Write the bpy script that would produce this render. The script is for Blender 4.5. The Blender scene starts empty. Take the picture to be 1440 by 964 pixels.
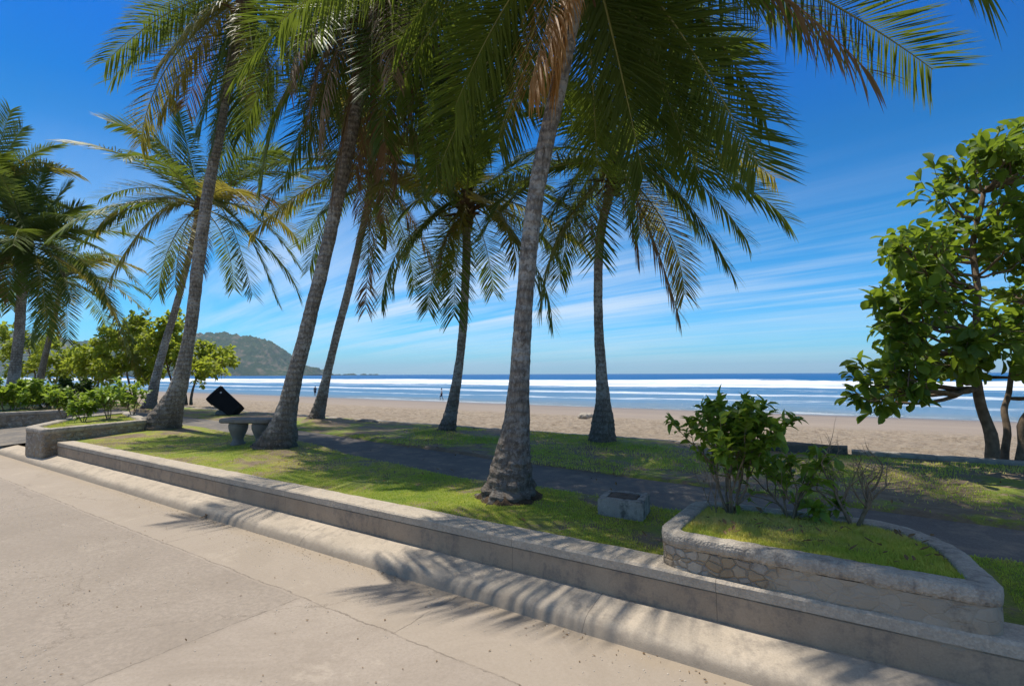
import bpy, bmesh, math, random
import numpy as np
from mathutils import Vector, Matrix, noise

R = math.radians
rnd = random.Random(7)
sc = bpy.context.scene
C = sc.collection

# ------------------------------------------------------------------ camera
E = 1.7
F = 720.0
cam_d = bpy.data.cameras.new("camera")
cam = bpy.data.objects.new("camera", cam_d)
C.objects.link(cam)
cam_d.sensor_width = 36; cam_d.lens = 18.0
cam_d.clip_start = 0.05; cam_d.clip_end = 60000
CAMR = Matrix.Rotation(R(90 + 3.46), 3, 'X') @ Matrix.Rotation(R(-0.21), 3, 'Z')
cam.matrix_world = Matrix.Translation((0, 0, E)) @ CAMR.to_4x4()
sc.camera = cam

def ray(px, py):
    return CAMR @ Vector(((px - 720) / F, (482 - py) / F, -1.0))
def at_z(px, py, z):
    v = ray(px, py); t = (z - E) / v.z
    return Vector((0, 0, E)) + v * t
def at_Y(px, py, Y):
    v = ray(px, py)
    return Vector((0, 0, E)) + v * (Y / v.y)

# site frame: s along the road (to the right and nearer), d across it towards the sea
UX, UY = 0.831, -0.5563
TH = math.atan2(UY, UX)
u = Vector((UX, UY, 0)); n = Vector((-UY, UX, 0))
def sd(p): return (u.dot(p), n.dot(p))
def W(s, d, z=0.0): return u * s + n * d + Vector((0, 0, z))

# ------------------------------------------------------------------ objects
def tag(o, label=None, cat=None, group=None, kind=None):
    if label: o['label'] = label
    if cat: o['category'] = cat
    if group: o['group'] = group
    if kind: o['kind'] = kind
    return o

def empty(name, loc, label, cat, group=None, rz=0.0):
    o = bpy.data.objects.new(name, None); C.objects.link(o)
    o.empty_display_size = 0.2
    o.location = loc; o.rotation_euler = (0, 0, rz)
    return tag(o, label, cat, group)

class MB:
    def __init__(self):
        self.v = []; self.f = []; self.m = []
    def add(self, vs, fs, mi=0):
        b = len(self.v); self.v.extend([tuple(x) for x in vs])
        for q in fs: self.f.append(tuple(b + i for i in q)); self.m.append(mi)
    def tube(self, pts, rads, sides=8, mi=0, cap=True, jit=0.0):
        pts = [Vector(p) for p in pts]
        b = len(self.v); N = len(pts)
        up = Vector((0, 0, 1))
        t0 = (pts[1] - pts[0]).normalized()
        a = t0.cross(Vector((1, 0, 0)) if abs(t0.x) < .8 else Vector((0, 1, 0))).normalized()
        for i, p in enumerate(pts):
            t = (pts[min(i + 1, N - 1)] - pts[max(i - 1, 0)]).normalized()
            a = (a - t * a.dot(t)).normalized(); c = t.cross(a)
            for k in range(sides):
                w = 2 * math.pi * k / sides
                r = rads[i] * (1 + (rnd.uniform(-jit, jit) if jit else 0))
                self.v.append(tuple(p + (a * math.cos(w) + c * math.sin(w)) * r))
        for i in range(N - 1):
            for k in range(sides):
                k2 = (k + 1) % sides
                self.f.append((b + i * sides + k, b + i * sides + k2, b + (i + 1) * sides + k2, b + (i + 1) * sides + k)); self.m.append(mi)
        if cap:
            self.f.append(tuple(b + k for k in range(sides))[::-1]); self.m.append(mi)
            self.f.append(tuple(b + (N - 1) * sides + k for k in range(sides))); self.m.append(mi)
    def build(self, name, mats, parent=None, smooth=False, loc=None):
        me = bpy.data.meshes.new(name)
        me.from_pydata(self.v, [], self.f)
        if not isinstance(mats, (list, tuple)): mats = [mats]
        for m in mats: me.materials.append(m)
        if len(mats) > 1: me.polygons.foreach_set('material_index', self.m)
        if smooth: me.polygons.foreach_set('use_smooth', [True] * len(self.f))
        me.update()
        o = bpy.data.objects.new(name, me); C.objects.link(o)
        if parent: o.parent = parent
        if loc: o.location = loc
        return o

def fastmesh(name, V, Fq, mats, nper, smooth=False, midx=None, attr=None):
    """V (N,3) numpy, Fq (M,nper)"""
    me = bpy.data.meshes.new(name)
    M = len(Fq)
    me.vertices.add(len(V)); me.vertices.foreach_set('co', np.asarray(V, dtype=np.float32).ravel())
    me.loops.add(M * nper); me.loops.foreach_set('vertex_index', np.asarray(Fq, dtype=np.int32).ravel())
    me.polygons.add(M)
    me.polygons.foreach_set('loop_start', np.arange(0, M * nper, nper, dtype=np.int32))
    me.polygons.foreach_set('loop_total', np.full(M, nper, dtype=np.int32))
    if smooth: me.polygons.foreach_set('use_smooth', np.ones(M, dtype=bool))
    for m in mats: me.materials.append(m)
    if midx is not None: me.polygons.foreach_set('material_index', np.asarray(midx, dtype=np.int32))
    me.update(calc_edges=True); me.validate()
    o = bpy.data.objects.new(name, me); C.objects.link(o)
    return o

# ------------------------------------------------------------------ materials
def mat(name):
    m = bpy.data.materials.new(name); m.use_nodes = True
    nt = m.node_tree; nt.nodes.clear()
    return m, nt
class NT:
    def __init__(s, nt): s.nt = nt
    def n(s, typ, **kw):
        x = s.nt.nodes.new(typ)
        for k, v in kw.items():
            if k.startswith('i_'):
                key = k[2:].replace('_', ' ')
                x.inputs[key].default_value = v
            else: setattr(x, k, v)
        return x
    def l(s, a, b): s.nt.links.new(a, b)
    def noise(s, vec, scale, detail=4, rough=.6, dist=0):
        x = s.n('ShaderNodeTexNoise', i_Scale=scale, i_Detail=detail, i_Roughness=rough, i_Distortion=dist)
        if vec is not None: s.l(vec, x.inputs['Vector'])
        return x.outputs['Fac']
    def ramp(s, fac, stops, interp='LINEAR'):
        x = s.n('ShaderNodeValToRGB'); x.color_ramp.interpolation = interp
        el = x.color_ramp.elements
        while len(el) < len(stops): el.new(.5)
        for e, (p, c) in zip(el, stops):
            e.position = p; e.color = (c, c, c, 1) if isinstance(c, (int, float)) else (*c, 1)
        s.l(fac, x.inputs['Fac']); return x.outputs['Color']
    def mix(s, fac, a, b, mode='MIX'):
        x = s.n('ShaderNodeMix', data_type='RGBA', blend_type=mode)
        for sock, val in ((x.inputs[0], fac), (x.inputs[6], a), (x.inputs[7], b)):
            if isinstance(val, (int, float)): sock.default_value = val
            elif isinstance(val, tuple): sock.default_value = (*val, 1)
            else: s.l(val, sock)
        return x.outputs[2]
    def math(s, op, a, b=0.0, clamp=False):
        x = s.n('ShaderNodeMath', operation=op, use_clamp=clamp)
        for i, val in enumerate((a, b)):
            if isinstance(val, (int, float)): x.inputs[i].default_value = val
            else: s.l(val, x.inputs[i])
        return x.outputs[0]
    def coords(s, scale=(1, 1, 1), rot=(0, 0, 0), kind='Object'):
        tc = s.n('ShaderNodeTexCoord'); mp = s.n('ShaderNodeMapping')
        mp.inputs['Scale'].default_value = scale; mp.inputs['Rotation'].default_value = rot
        s.l(tc.outputs[kind], mp.inputs['Vector']); return mp.outputs[0]
    def geo(s, scale=(1, 1, 1)):
        tc = s.n('ShaderNodeNewGeometry'); mp = s.n('ShaderNodeMapping')
        mp.inputs['Scale'].default_value = scale
        s.l(tc.outputs['Position'], mp.inputs['Vector']); return mp.outputs[0]
    def bump(s, h, strength=.5, dist=.02, prev=None):
        x = s.n('ShaderNodeBump', i_Strength=strength, i_Distance=dist); s.l(h, x.inputs['Height'])
        if prev: s.l(prev, x.inputs['Normal'])
        return x.outputs[0]
    def out(s, col, rough=.8, bump=None, spec=.3, **kw):
        b = s.n('ShaderNodeBsdfPrincipled'); o = s.n('ShaderNodeOutputMaterial')
        if isinstance(col, tuple): b.inputs['Base Color'].default_value = (*col, 1)
        else: s.l(col, b.inputs['Base Color'])
        if isinstance(rough, (int, float)): b.inputs['Roughness'].default_value = rough
        else: s.l(rough, b.inputs['Roughness'])
        b.inputs['Specular IOR Level'].default_value = spec
        if bump is not None: s.l(bump, b.inputs['Normal'])
        s.l(b.outputs[0], o.inputs[0]); s.b = b; s.o = o
        return b

def simple(name, col, rough=.8, spec=.3, var=.25, scale=8.0, bs=.3, bd=.01):
    m, nt = mat(name); g = NT(nt); c = g.coords()
    f = g.noise(c, scale, 5, .65)
    lo = tuple(x * (1 - var) for x in col); hi = tuple(min(1, x * (1 + var)) for x in col)
    cc = g.ramp(f, [(.3, lo), (.7, hi)])
    g.out(cc, rough, g.bump(g.noise(c, scale * 5, 6, .7), bs, bd), spec)
    return m

def leaf_mat(name, lo, hi, trans, tf=.4, rough=.5, spec=.3, scale=1.2, extra=None):
    m, nt = mat(name); g = NT(nt)
    pos = g.geo()
    oi = g.n('ShaderNodeObjectInfo')
    f = g.noise(pos, scale, 3, .7)
    f2 = g.math('ADD', g.math('MULTIPLY', f, .75), g.math('MULTIPLY', oi.outputs['Random'], .3))
    col = g.ramp(f2, [(.3, lo), (.75, hi)])
    if extra:
        f3 = g.noise(pos, 9.0, 2, .5)
        col = g.mix(g.ramp(f3, [(.62, 0.0), (.72, 1.0)]), col, extra)
    b = g.out(col, rough, None, spec)
    t = g.n('ShaderNodeBsdfTranslucent')
    tc = g.mix(.55, col, trans, 'MIX')
    g.l(tc, t.inputs['Color'])
    ms = g.n('ShaderNodeMixShader'); ms.inputs[0].default_value = tf
    g.l(b.outputs[0], ms.inputs[1]); g.l(t.outputs[0], ms.inputs[2]); g.l(ms.outputs[0], g.o.inputs[0])
    return m

M = {}
M['frond'] = leaf_mat('palm_leaf', (.038, .078, .011), (.125, .18, .024), (.29, .36, .035), .36)
M['frond_y'] = leaf_mat('palm_leaf_yellowing', (.12, .13, .02), (.27, .22, .04), (.5, .42, .06), .4)
M['frond_d'] = leaf_mat('palm_leaf_dry', (.12, .075, .035), (.30, .20, .11), (.42, .25, .10), .3, .7, .2)
M['frond_o'] = leaf_mat('palm_leaf_orange', (.32, .15, .04), (.5, .27, .09), (.7, .35, .08), .4, .6, .2)
M['rachis'] = simple('palm_rachis', (.20, .20, .055), .5, .4, .3, 6)
M['rachis_d'] = simple('palm_rachis_dry', (.26, .17, .09), .8, .2, .3, 6)
M['fibre'] = simple('palm_fibre', (.12, .078, .042), .95, .1, .5, 14, .8, .03)
M['roots'] = simple('root_mat', (.10, .07, .045), .95, .1, .5, 14, 1.0, .04)
M['almond'] = leaf_mat('almond_leaf', (.06, .12, .014), (.19, .27, .03), (.42, .56, .04), .42, .5, .3, 2.0)
M['almond_far'] = leaf_mat('beach_tree_leaf', (.11, .17, .018), (.27, .33, .035), (.60, .68, .06), .48, .5, .25, 1.2, (.28, .16, .03))
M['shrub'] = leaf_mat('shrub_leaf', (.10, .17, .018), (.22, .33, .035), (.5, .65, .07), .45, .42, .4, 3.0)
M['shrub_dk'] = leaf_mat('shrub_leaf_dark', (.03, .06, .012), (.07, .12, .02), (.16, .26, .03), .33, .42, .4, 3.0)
M['twig'] = simple('twig_bark', (.22, .165, .11), .9, .15, .35, 20, .5, .005)
M['bark'] = simple('tree_bark', (.17, .125, .085), .9, .2, .45, 10, .8, .02)
M['bin'] = simple('bin_black_plastic', (.008, .008, .008), .6, .15, .3, 4, .1, .002)
M['skin'] = simple('skin', (.20, .10, .065), .6, .3, .1)
M['cloth_d'] = simple('dark_cloth', (.03, .03, .05), .9, .1, .2)
M['cloth_w'] = simple('white_cloth', (.6, .6, .62), .9, .1, .1)
M['hair'] = simple('hair', (.02, .015, .01), .6, .3, .2)
M['rock'] = simple('beach_stone', (.22, .20, .17), .9, .2, .35, 5, .8, .03)
M['pebble'] = simple('grit', (.60, .52, .42), .9, .2, .4, 60, .0)
M['driftsand'] = simple('pale_sandstone', (.42, .37, .30), .9, .2, .2, 5, .8, .03)

def trunk_mat():
    m, nt = mat('palm_bark'); g = NT(nt)
    p = g.geo()
    rings = g.n('ShaderNodeTexWave', wave_type='BANDS', bands_direction='Z', i_Scale=3.0, i_Distortion=3.5, i_Detail=3, i_Detail_Scale=2.5)
    g.l(p, rings.inputs['Vector'])
    st = g.geo((5, 5, 1.4)); crack = g.noise(st, 6, 6, .7, .6)
    big = g.noise(p, 2.2, 4, .6); fine = g.noise(p, 34, 5, .7)
    col = g.ramp(crack, [(.30, (.07, .058, .046)), (.46, (.21, .185, .155)), (.68, (.46, .42, .36))])
    col = g.mix(g.math('MULTIPLY', g.math('POWER', rings.outputs['Fac'], 3.0), .55), col, (.10, .08, .062))
    lich = g.ramp(g.math('MULTIPLY', g.noise(p, 19, 6, .78), big), [(.25, 0.0), (.31, .85)])
    col = g.mix(lich, col, (.52, .50, .45))
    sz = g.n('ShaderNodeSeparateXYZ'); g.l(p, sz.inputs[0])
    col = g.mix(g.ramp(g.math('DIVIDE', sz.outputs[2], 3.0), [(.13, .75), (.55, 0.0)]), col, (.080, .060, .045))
    col = g.mix(g.ramp(g.noise(p, 30, 6, .8), [(.58, 0.0), (.64, .75)]), col, (.50, .47, .41))
    dark = g.ramp(big, [(.35, .0), (.6, .25)])
    col = g.mix(dark, col, (.15, .125, .10))
    h = g.math('ADD', g.math('MULTIPLY', crack, 1.0), g.math('ADD', g.math('MULTIPLY', rings.outputs['Fac'], .5), g.math('MULTIPLY', fine, .5)))
    g.out(col, .92, g.bump(h, .9, .03), .15)
    return m
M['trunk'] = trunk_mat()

def concrete(name, col, var=.22, scale=2.5, rough=.9, dirt=(.16, .14, .12), stain=.5, joints=None, aggregate=False, bs=.5, lowdirt=False):
    m, nt = mat(name); g = NT(nt); c = g.coords()
    f = g.noise(c, scale, 6, .65); fine = g.noise(c, 90, 4, .7); mid = g.noise(c, 14, 5, .7)
    lo = tuple(x * (1 - var) for x in col); hi = tuple(min(1, x * (1 + var)) for x in col)
    cc = g.ramp(f, [(.3, lo), (.7, hi)])
    cc = g.mix(.35, cc, g.ramp(fine, [(.3, tuple(x * .6 for x in col)), (.7, tuple(x * 1.3 for x in col))]))
    st = g.ramp(g.math('MULTIPLY', mid, g.noise(g.coords((1, 1, .25)), 5, 5, .7)), [(.24, 0.0), (.36, stain)])
    cc = g.mix(st, cc, dirt)
    h = g.math('ADD', g.math('MULTIPLY', mid, .6), g.math('MULTIPLY', fine, .4))
    if lowdirt:
        sz = g.n('ShaderNodeSeparateXYZ'); g.l(c, sz.inputs[0])
        ld = g.math('ADD', g.math('MULTIPLY', sz.outputs[2], 7.0), g.math('MULTIPLY', g.math('SUBTRACT', g.noise(g.coords((.5, 1, 1)), 3.0, 6, .75), .5), 1.1))
        cc = g.mix(g.ramp(ld, [(.30, .62), (.62, 0.0)]), cc, (.20, .165, .125))
    if aggregate:
        v = g.n('ShaderNodeTexVoronoi', i_Scale=70.0); g.l(c, v.inputs['Vector'])
        sv = g.n('ShaderNodeSeparateColor'); g.l(v.outputs['Color'], sv.inputs[0]); cc = g.mix(g.math('MULTIPLY', sv.outputs[0], .35), cc, tuple(x * .5 for x in col))
        h = g.math('ADD', h, v.outputs['Distance'])
    if joints:
        # thin joints every `joints` metres along local x
        sx = g.n('ShaderNodeSeparateXYZ'); g.l(c, sx.inputs[0])
        w = g.math('ADD', sx.outputs[0], g.math('MULTIPLY', mid, .012))
        fr = g.math('ABSOLUTE', g.math('SUBTRACT', g.math('FRACT', g.math('DIVIDE', w, joints)), .5))
        k = g.math('LESS_THAN', fr, .0022 / joints)
        cc = g.mix(g.math('MULTIPLY', k, .55), cc, (.06, .05, .04))
        h = g.math('SUBTRACT', h, k)
    g.out(cc, rough, g.bump(h, bs, .008), .25)
    return m
M['wallface'] = concrete('wall_concrete', (.36, .275, .19), joints=1.55, stain=.6)
M['cap'] = concrete('cap_concrete', (.47, .40, .31), .15, aggregate=True, joints=1.55, stain=.35)
M['kerb'] = concrete('kerb_concrete', (.43, .36, .275), .2, stain=.45, joints=3.1, lowdirt=True)
M['kerbtop'] = concrete('planter_cap_concrete', (.42, .37, .30), .25, aggregate=True, stain=.7, bs=.9)
M['bench'] = concrete('bench_concrete', (.22, .20, .17), .3, 5, stain=.6)
M['block'] = concrete('pit_block_concrete', (.33, .30, .255), .35, 6, stain=.8, dirt=(.07, .07, .06))
M['rust'] = simple('rusty_lid', (.12, .085, .06), .9, .3, .5, 9, .8, .01)
M['darkwall'] = concrete('dark_stained_concrete', (.13, .115, .095), .35, 6, stain=.8, dirt=(.05, .045, .04))
M['beachwall'] = concrete('sea_wall_concrete', (.34, .31, .26), .25, stain=.6)

def stone_mat():
    m, nt = mat('planter_stonework'); g = NT(nt); c = g.coords()
    dn = g.n('ShaderNodeTexNoise', i_Scale=7.0, i_Detail=3.0); g.l(c, dn.inputs['Vector'])
    vadd = g.n('ShaderNodeVectorMath', operation='MULTIPLY_ADD')
    g.l(dn.outputs['Color'], vadd.inputs[0]); vadd.inputs[1].default_value = (.07, .07, .07); g.l(c, vadd.inputs[2])
    mp = g.n('ShaderNodeMapping'); mp.inputs['Scale'].default_value = (1, 1, 1.4); g.l(vadd.outputs[0], mp.inputs[0])
    vc = g.n('ShaderNodeTexVoronoi', feature='F1', i_Scale=12.5); g.l(mp.outputs[0], vc.inputs['Vector'])
    ve = g.n('ShaderNodeTexVoronoi', feature='DISTANCE_TO_EDGE', i_Scale=12.5); g.l(mp.outputs[0], ve.inputs['Vector'])
    hue = g.n('ShaderNodeSeparateColor'); g.l(vc.outputs['Color'], hue.inputs[0])
    col = g.ramp(hue.outputs[0], [(0, (.30, .22, .13)), (.3, (.44, .37, .27)), (.5, (.36, .25, .13)), (.75, (.34, .30, .25)), (1, (.55, .48, .37))])
    col = g.mix(g.ramp(g.noise(c, 22, 5, .7), [(.35, .0), (.7, .55)]), col, (.20, .17, .14))
    sx = g.n('ShaderNodeSeparateXYZ'); g.l(c, sx.inputs[0])
    cover = g.ramp(g.math('ADD', g.math('MULTIPLY', g.noise(c, 3.5, 5, .7), .9), g.math('MULTIPLY', g.math('ADD', sx.outputs[0], .62), .55)), [(.42, .10), (.58, .80)])     # plaster washed over the stones
    ed = g.ramp(ve.outputs['Distance'], [(.01, .9), (.05, 0.0)])
    col = g.mix(ed, col, (.24, .20, .155))
    col = g.mix(cover, col, (.40, .345, .265))
    h = g.math('ADD', g.math('MULTIPLY', g.ramp(ve.outputs['Distance'], [(.01, 0.0), (.1, 1.0)]), g.math('SUBTRACT', 1.1, cover)), g.math('MULTIPLY', g.noise(c, 30, 6, .8), .9))
    col = g.mix(g.ramp(g.math('MULTIPLY', g.noise(c, 9, 6, .8), g.noise(c, 2.2, 3, .6)), [(.27, 0.0), (.36, .6)]), col, (.14, .115, .09))
    g.out(col, .9, g.bump(h, .8, .015), .2)
    return m
M['stone'] = stone_mat()

def road_mat():
    m, nt = mat('road_concrete'); g = NT(nt); c = g.coords()
    big = g.noise(c, .35, 5, .6); mid = g.noise(c, 3.2, 6, .7); fine = g.noise(c, 55, 5, .75)
    cc = g.ramp(big, [(.3, (.285, .237, .192)), (.7, (.365, .306, .25))])
    cc = g.mix(g.ramp(mid, [(.35, .28), (.65, 0.0)]), cc, (.29, .245, .195))
    gr = g.ramp(g.noise(c, 38, 6, .85), [(.36, .7), (.56, 0.0)])
    cc = g.mix(gr, cc, (.25, .21, .165))
    v = g.n('ShaderNodeTexVoronoi', i_Scale=45.0); g.l(c, v.inputs['Vector'])
    sp = g.ramp(v.outputs['Distance'], [(.08, .6), (.13, 0.0)])
    cc = g.mix(g.math('MULTIPLY', sp, g.ramp(g.noise(c, 1.1, 4, .7), [(.5, 0.0), (.62, 1.0)])), cc, (.55, .5, .42))
    cc = g.mix(g.ramp(g.noise(c, .9, 7, .75, .8), [(.46, 0.0), (.60, .38)]), cc, (.215, .175, .135))
    cc = g.mix(g.ramp(g.noise(c, 1.7, 7, .8, .3), [(.58, 0.0), (.66, .35)]), cc, (.47, .40, .32))
    sx = g.n('ShaderNodeSeparateXYZ'); g.l(c, sx.inputs[0])
    wob = g.math('MULTIPLY', g.math('SUBTRACT', g.noise(c, 2.0, 6, .75), .5), .12)
    yy = g.math('ADD', sx.outputs[1], wob); xx = g.math('ADD', sx.outputs[0], wob)
    # worn, coarser bay on the far left
    bay = g.math('MULTIPLY', g.ramp(g.math('ADD', g.math('MULTIPLY', xx, -1.0), -3.55), [(.0, 0.0), (.06, 1.0)]),
                 g.math('LESS_THAN', yy, 2.42))
    rough = g.ramp(g.noise(c, 24, 6, .8), [(.40, .8), (.58, .15)])
    cc = g.mix(g.math('MULTIPLY', g.math('MULTIPLY', bay, rough), .9), cc, (.215, .18, .145))
    def line(val, at, w):
        return g.math('LESS_THAN', g.math('ABSOLUTE', g.math('SUBTRACT', val, at)), w)
    gut = g.math('GREATER_THAN', yy, 2.45)
    cc = g.mix(g.math('MULTIPLY', gut, .3), cc, (.36, .298, .225))
    sand = g.ramp(g.math('ADD', g.math('MULTIPLY', g.math('SUBTRACT', yy, 2.75), 2.2), g.math('MULTIPLY', g.noise(c, 5, 5, .7), .5)), [(.72, 0.0), (1.0, .5)])
    cc = g.mix(g.math('MULTIPLY', sand, gut), cc, (.31, .245, .17))
    j = line(yy, 2.45, .007)
    for s0 in (-8.9, -3.6, 1.9): j = g.math('MAXIMUM', j, g.math('MULTIPLY', line(xx, s0, .006), g.math('LESS_THAN', yy, 2.45)))
    for s0 in (-5.9, -2.6, .35): j = g.math('MAXIMUM', j, g.math('MULTIPLY', line(xx, s0, .006), gut))
    j = g.math('MAXIMUM', j, line(yy, -.9, .007))
    j = g.math('MULTIPLY', j, g.ramp(g.noise(c, 7, 4, .7), [(.38, .25), (.55, 1.0)]))
    cc = g.mix(g.math('MULTIPLY', j, .6), cc, (.13, .105, .08))
    vc = g.n('ShaderNodeTexVoronoi', feature='DISTANCE_TO_EDGE', i_Scale=.33)
    cw = g.n('ShaderNodeVectorMath', operation='MULTIPLY_ADD'); nz = g.n('ShaderNodeTexNoise', i_Scale=1.6, i_Detail=7.0, i_Roughness=.7); g.l(c, nz.inputs['Vector'])
    g.l(nz.outputs['Color'], cw.inputs[0]); cw.inputs[1].default_value = (.7, .7, 0); g.l(c, cw.inputs[2]); g.l(cw.outputs[0], vc.inputs['Vector'])
    crack = g.math('MULTIPLY', g.math('LESS_THAN', vc.outputs['Distance'], .0014), g.ramp(big, [(.46, 0.0), (.54, .5)]))
    cc = g.mix(crack, cc, (.15, .12, .09))
    h = g.math('ADD', g.math('MULTIPLY', fine, .5), g.math('SUBTRACT', g.math('MULTIPLY', mid, .8), g.math('ADD', j, crack)))
    g.out(cc, .85, g.bump(h, .45, .010), .3)
    return m
M['road'] = road_mat()

def asphalt_mat():
    m, nt = mat('path_asphalt'); g = NT(nt); c = g.coords()
    fine = g.noise(c, 80, 4, .8); big = g.noise(c, 1.5, 5, .65)
    cc = g.ramp(big, [(.3, (.145, .132, .118)), (.7, (.22, .20, .175))])
    cc = g.mix(g.ramp(fine, [(.4, .5), (.65, 0.0)]), cc, (.06, .055, .05))
    cc = g.mix(g.ramp(g.noise(c, 3, 6, .75), [(.50, 0.0), (.66, .6)]), cc, (.29, .235, .17))
    g.out(cc, .9, g.bump(fine, .5, .006), .25)
    return m
M['path'] = asphalt_mat()

def lawn_mat(name='lawn_turf', soil=.0, blades=False):
    B = 3.0 if blades else 1.55
    m, nt = mat(name); g = NT(nt); c = g.geo()
    big = g.noise(c, .8, 5, .7); mid = g.noise(c, 6, 5, .7); fine = g.noise(c, 70, 5, .8)
    cc = g.ramp(big, [(.30, (.10*B, .145*B, .018*B)), (.44, (.19*B, .21*B, .03*B)), (.56, (.26*B, .235*B, .05*B)), (.70, (.31*B, .24*B, .10*B))])
    cc = g.mix(g.ramp(mid, [(.35, .4), (.6, 0.0)]), cc, (.08*B, .14*B, .014*B))
    if not blades:
        cc = g.mix(g.ramp(fine, [(.35, .6), (.6, 0.0)]), cc, (.05, .07, .012))
    so = g.ramp(g.math('ADD', g.math('MULTIPLY', big, .6), g.math('MULTIPLY', g.noise(c, 2.7, 6, .75), .5)), [(.60 - soil, 0.0), (.66 - soil, 1.0)])
    if not blades:
        cc = g.mix(so, cc, g.ramp(mid, [(.3, (.15, .11, .07)), (.7, (.27, .205, .135))]))
    b = g.out(cc, .75, g.bump(g.math('ADD', fine, mid), .9, .02) if not blades else None, .2)
    if blades:
        t = g.n('ShaderNodeBsdfTranslucent'); g.l(g.mix(.5, cc, (.35, .42, .04)), t.inputs['Color'])
        ms = g.n('ShaderNodeMixShader'); ms.inputs[0].default_value = .4
        g.l(b.outputs[0], ms.inputs[1]); g.l(t.outputs[0], ms.inputs[2]); g.l(ms.outputs[0], g.o.inputs[0])
    return m
M['lawn'] = lawn_mat(soil=.06)
M['lawn2'] = lawn_mat('lawn_worn', .10)
M['blade'] = lawn_mat('grass_blades', blades=True)

def sand_mat():
    m, nt = mat('beach_sand'); g = NT(nt); c = g.coords()
    sx = g.n('ShaderNodeSeparateXYZ'); g.l(c, sx.inputs[0])
    lowf = g.noise(g.coords((.05, .3, 1)), 1.0, 4, .6)
    dd = g.math('ADD', sx.outputs[1], g.math('MULTIPLY', g.math('SUBTRACT', lowf, .5), 5.0))
    t = g.math('DIVIDE', g.math('SUBTRACT', dd, 8.0), 56.0)
    fine = g.noise(c, 30, 5, .8); mid = g.noise(c, 2.2, 6, .75)
    dry = g.ramp(mid, [(.3, (.29, .23, .165)), (.7, (.42, .34, .25))])
    dry = g.mix(g.ramp(fine, [(.35, .4), (.6, 0.0)]), dry, (.23, .18, .13))
    dry = g.mix(g.ramp(g.noise(c, 4.5, 6, .8), [(.42, .75), (.52, 0.0)]), dry, (.19, .145, .10))
    dry = g.mix(g.ramp(g.noise(c, 6.5, 6, .8), [(.57, 0.0), (.68, .6)]), dry, (.52, .45, .36))
    wet = g.ramp(t, [(.30, (.25, .20, .155)), (.6, (.20, .163, .135)), (.78, (.15, .122, .102)), (.84, (.13, .11, .10))])
    wet = g.mix(g.ramp(g.noise(g.coords((.12, 1.2, 1)), 1.0, 5, .65), [(.45, 0.0), (.6, .3)]), wet, (.36, .29, .215))
    k = g.ramp(t, [(.28, 0.0), (.34, 1.0)])
    cc = g.mix(k, dry, wet)
    rough = g.ramp(t, [(.6, .9), (.76, .55), (.84, .12)])
    amt = g.ramp(t, [(.28, 1.0), (.36, .12)])
    h = g.math('MULTIPLY', g.math('ADD', g.math('ADD', mid, g.math('MULTIPLY', g.noise(c, 8, 4, .7), .8)), g.math('MULTIPLY', fine, .3)), amt)
    rgh = g.n('ShaderNodeSeparateColor'); g.l(rough, rgh.inputs[0])
    g.out(cc, rgh.outputs[0], g.bump(h, 1.0, .12), .4)
    return m
M['sand'] = sand_mat()

def sea_mat():
    m, nt = mat('sea_water'); g = NT(nt); c = g.coords()
    sx = g.n('ShaderNodeSeparateXYZ'); g.l(c, sx.inputs[0])
    lowf = g.noise(g.coords((.016, .04, 1)), 1.0, 6, .7)
    dd = g.math('ADD', sx.outputs[1], g.math('MULTIPLY', g.math('SUBTRACT', lowf, .5), 46.0))
    t = g.math('DIVIDE', g.math('SUBTRACT', dd, 50.0), 350.0)
    # foam coverage by distance from the shore
    band = g.ramp(t, [(0.0, .46), (.010, .42), (.018, .10), (.05, .14), (.062, .52), (.075, .30), (.10, .12), (.125, .50), (.14, .56), (.16, .22), (.19, .30), (.205, .62), (.23, .40), (.255, .25),
                      (.275, .66), (.31, .80), (.345, .55), (.36, .36), (.39, .72), (.44, .86), (.53, .84), (.55, .20), (.70, .08), (.725, .40), (.75, .05), (1, .0)])
    n1 = g.noise(g.coords((.035, .35, 1)), 1.0, 8, .72)
    n2 = g.noise(g.coords((.45, 1.6, 1)), 1.0, 6, .8)
    nn = g.math('ADD', g.math('MULTIPLY', n1, .55), g.math('MULTIPLY', n2, .45))
    foam = g.ramp(g.math('ADD', g.math('SUBTRACT', band, nn), .5), [(.36, 0.0), (.47, .35), (.60, .93)])
    deep = g.ramp(t, [(0, (.16, .19, .20)), (.04, (.09, .19, .30)), (.2, (.05, .16, .30)), (.5, (.012, .12, .27)), (1, (.003, .085, .25))])
    bmp = g.bump(g.noise(g.coords((.35, .9, 1)), 1.0, 8, .7), 1.0, .35)
    b0 = g.out(deep, .9, bmp, .0)
    gl = g.n('ShaderNodeBsdfGlossy', i_Roughness=.22); g.l(bmp, gl.inputs['Normal'])
    b = g.n('ShaderNodeMixShader'); b.inputs[0].default_value = .16; g.l(b0.outputs[0], b.inputs[1]); g.l(gl.outputs[0], b.inputs[2])
    fb = g.n('ShaderNodeBsdfPrincipled'); g.l(g.ramp(g.noise(g.coords((.12, 1.1, 1)), 1.0, 8, .8), [(.38, (.38, .46, .54)), (.56, (.80, .82, .84))]), fb.inputs['Base Color']); fb.inputs['Roughness'].default_value = .9
    g.l(bmp, fb.inputs['Normal'])
    ms = g.n('ShaderNodeMixShader'); g.l(foam, ms.inputs[0]); g.l(b.outputs[0], ms.inputs[1]); g.l(fb.outputs[0], ms.inputs[2])
    g.l(ms.outputs[0], g.o.inputs[0])
    return m
M['sea'] = sea_mat()

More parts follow.
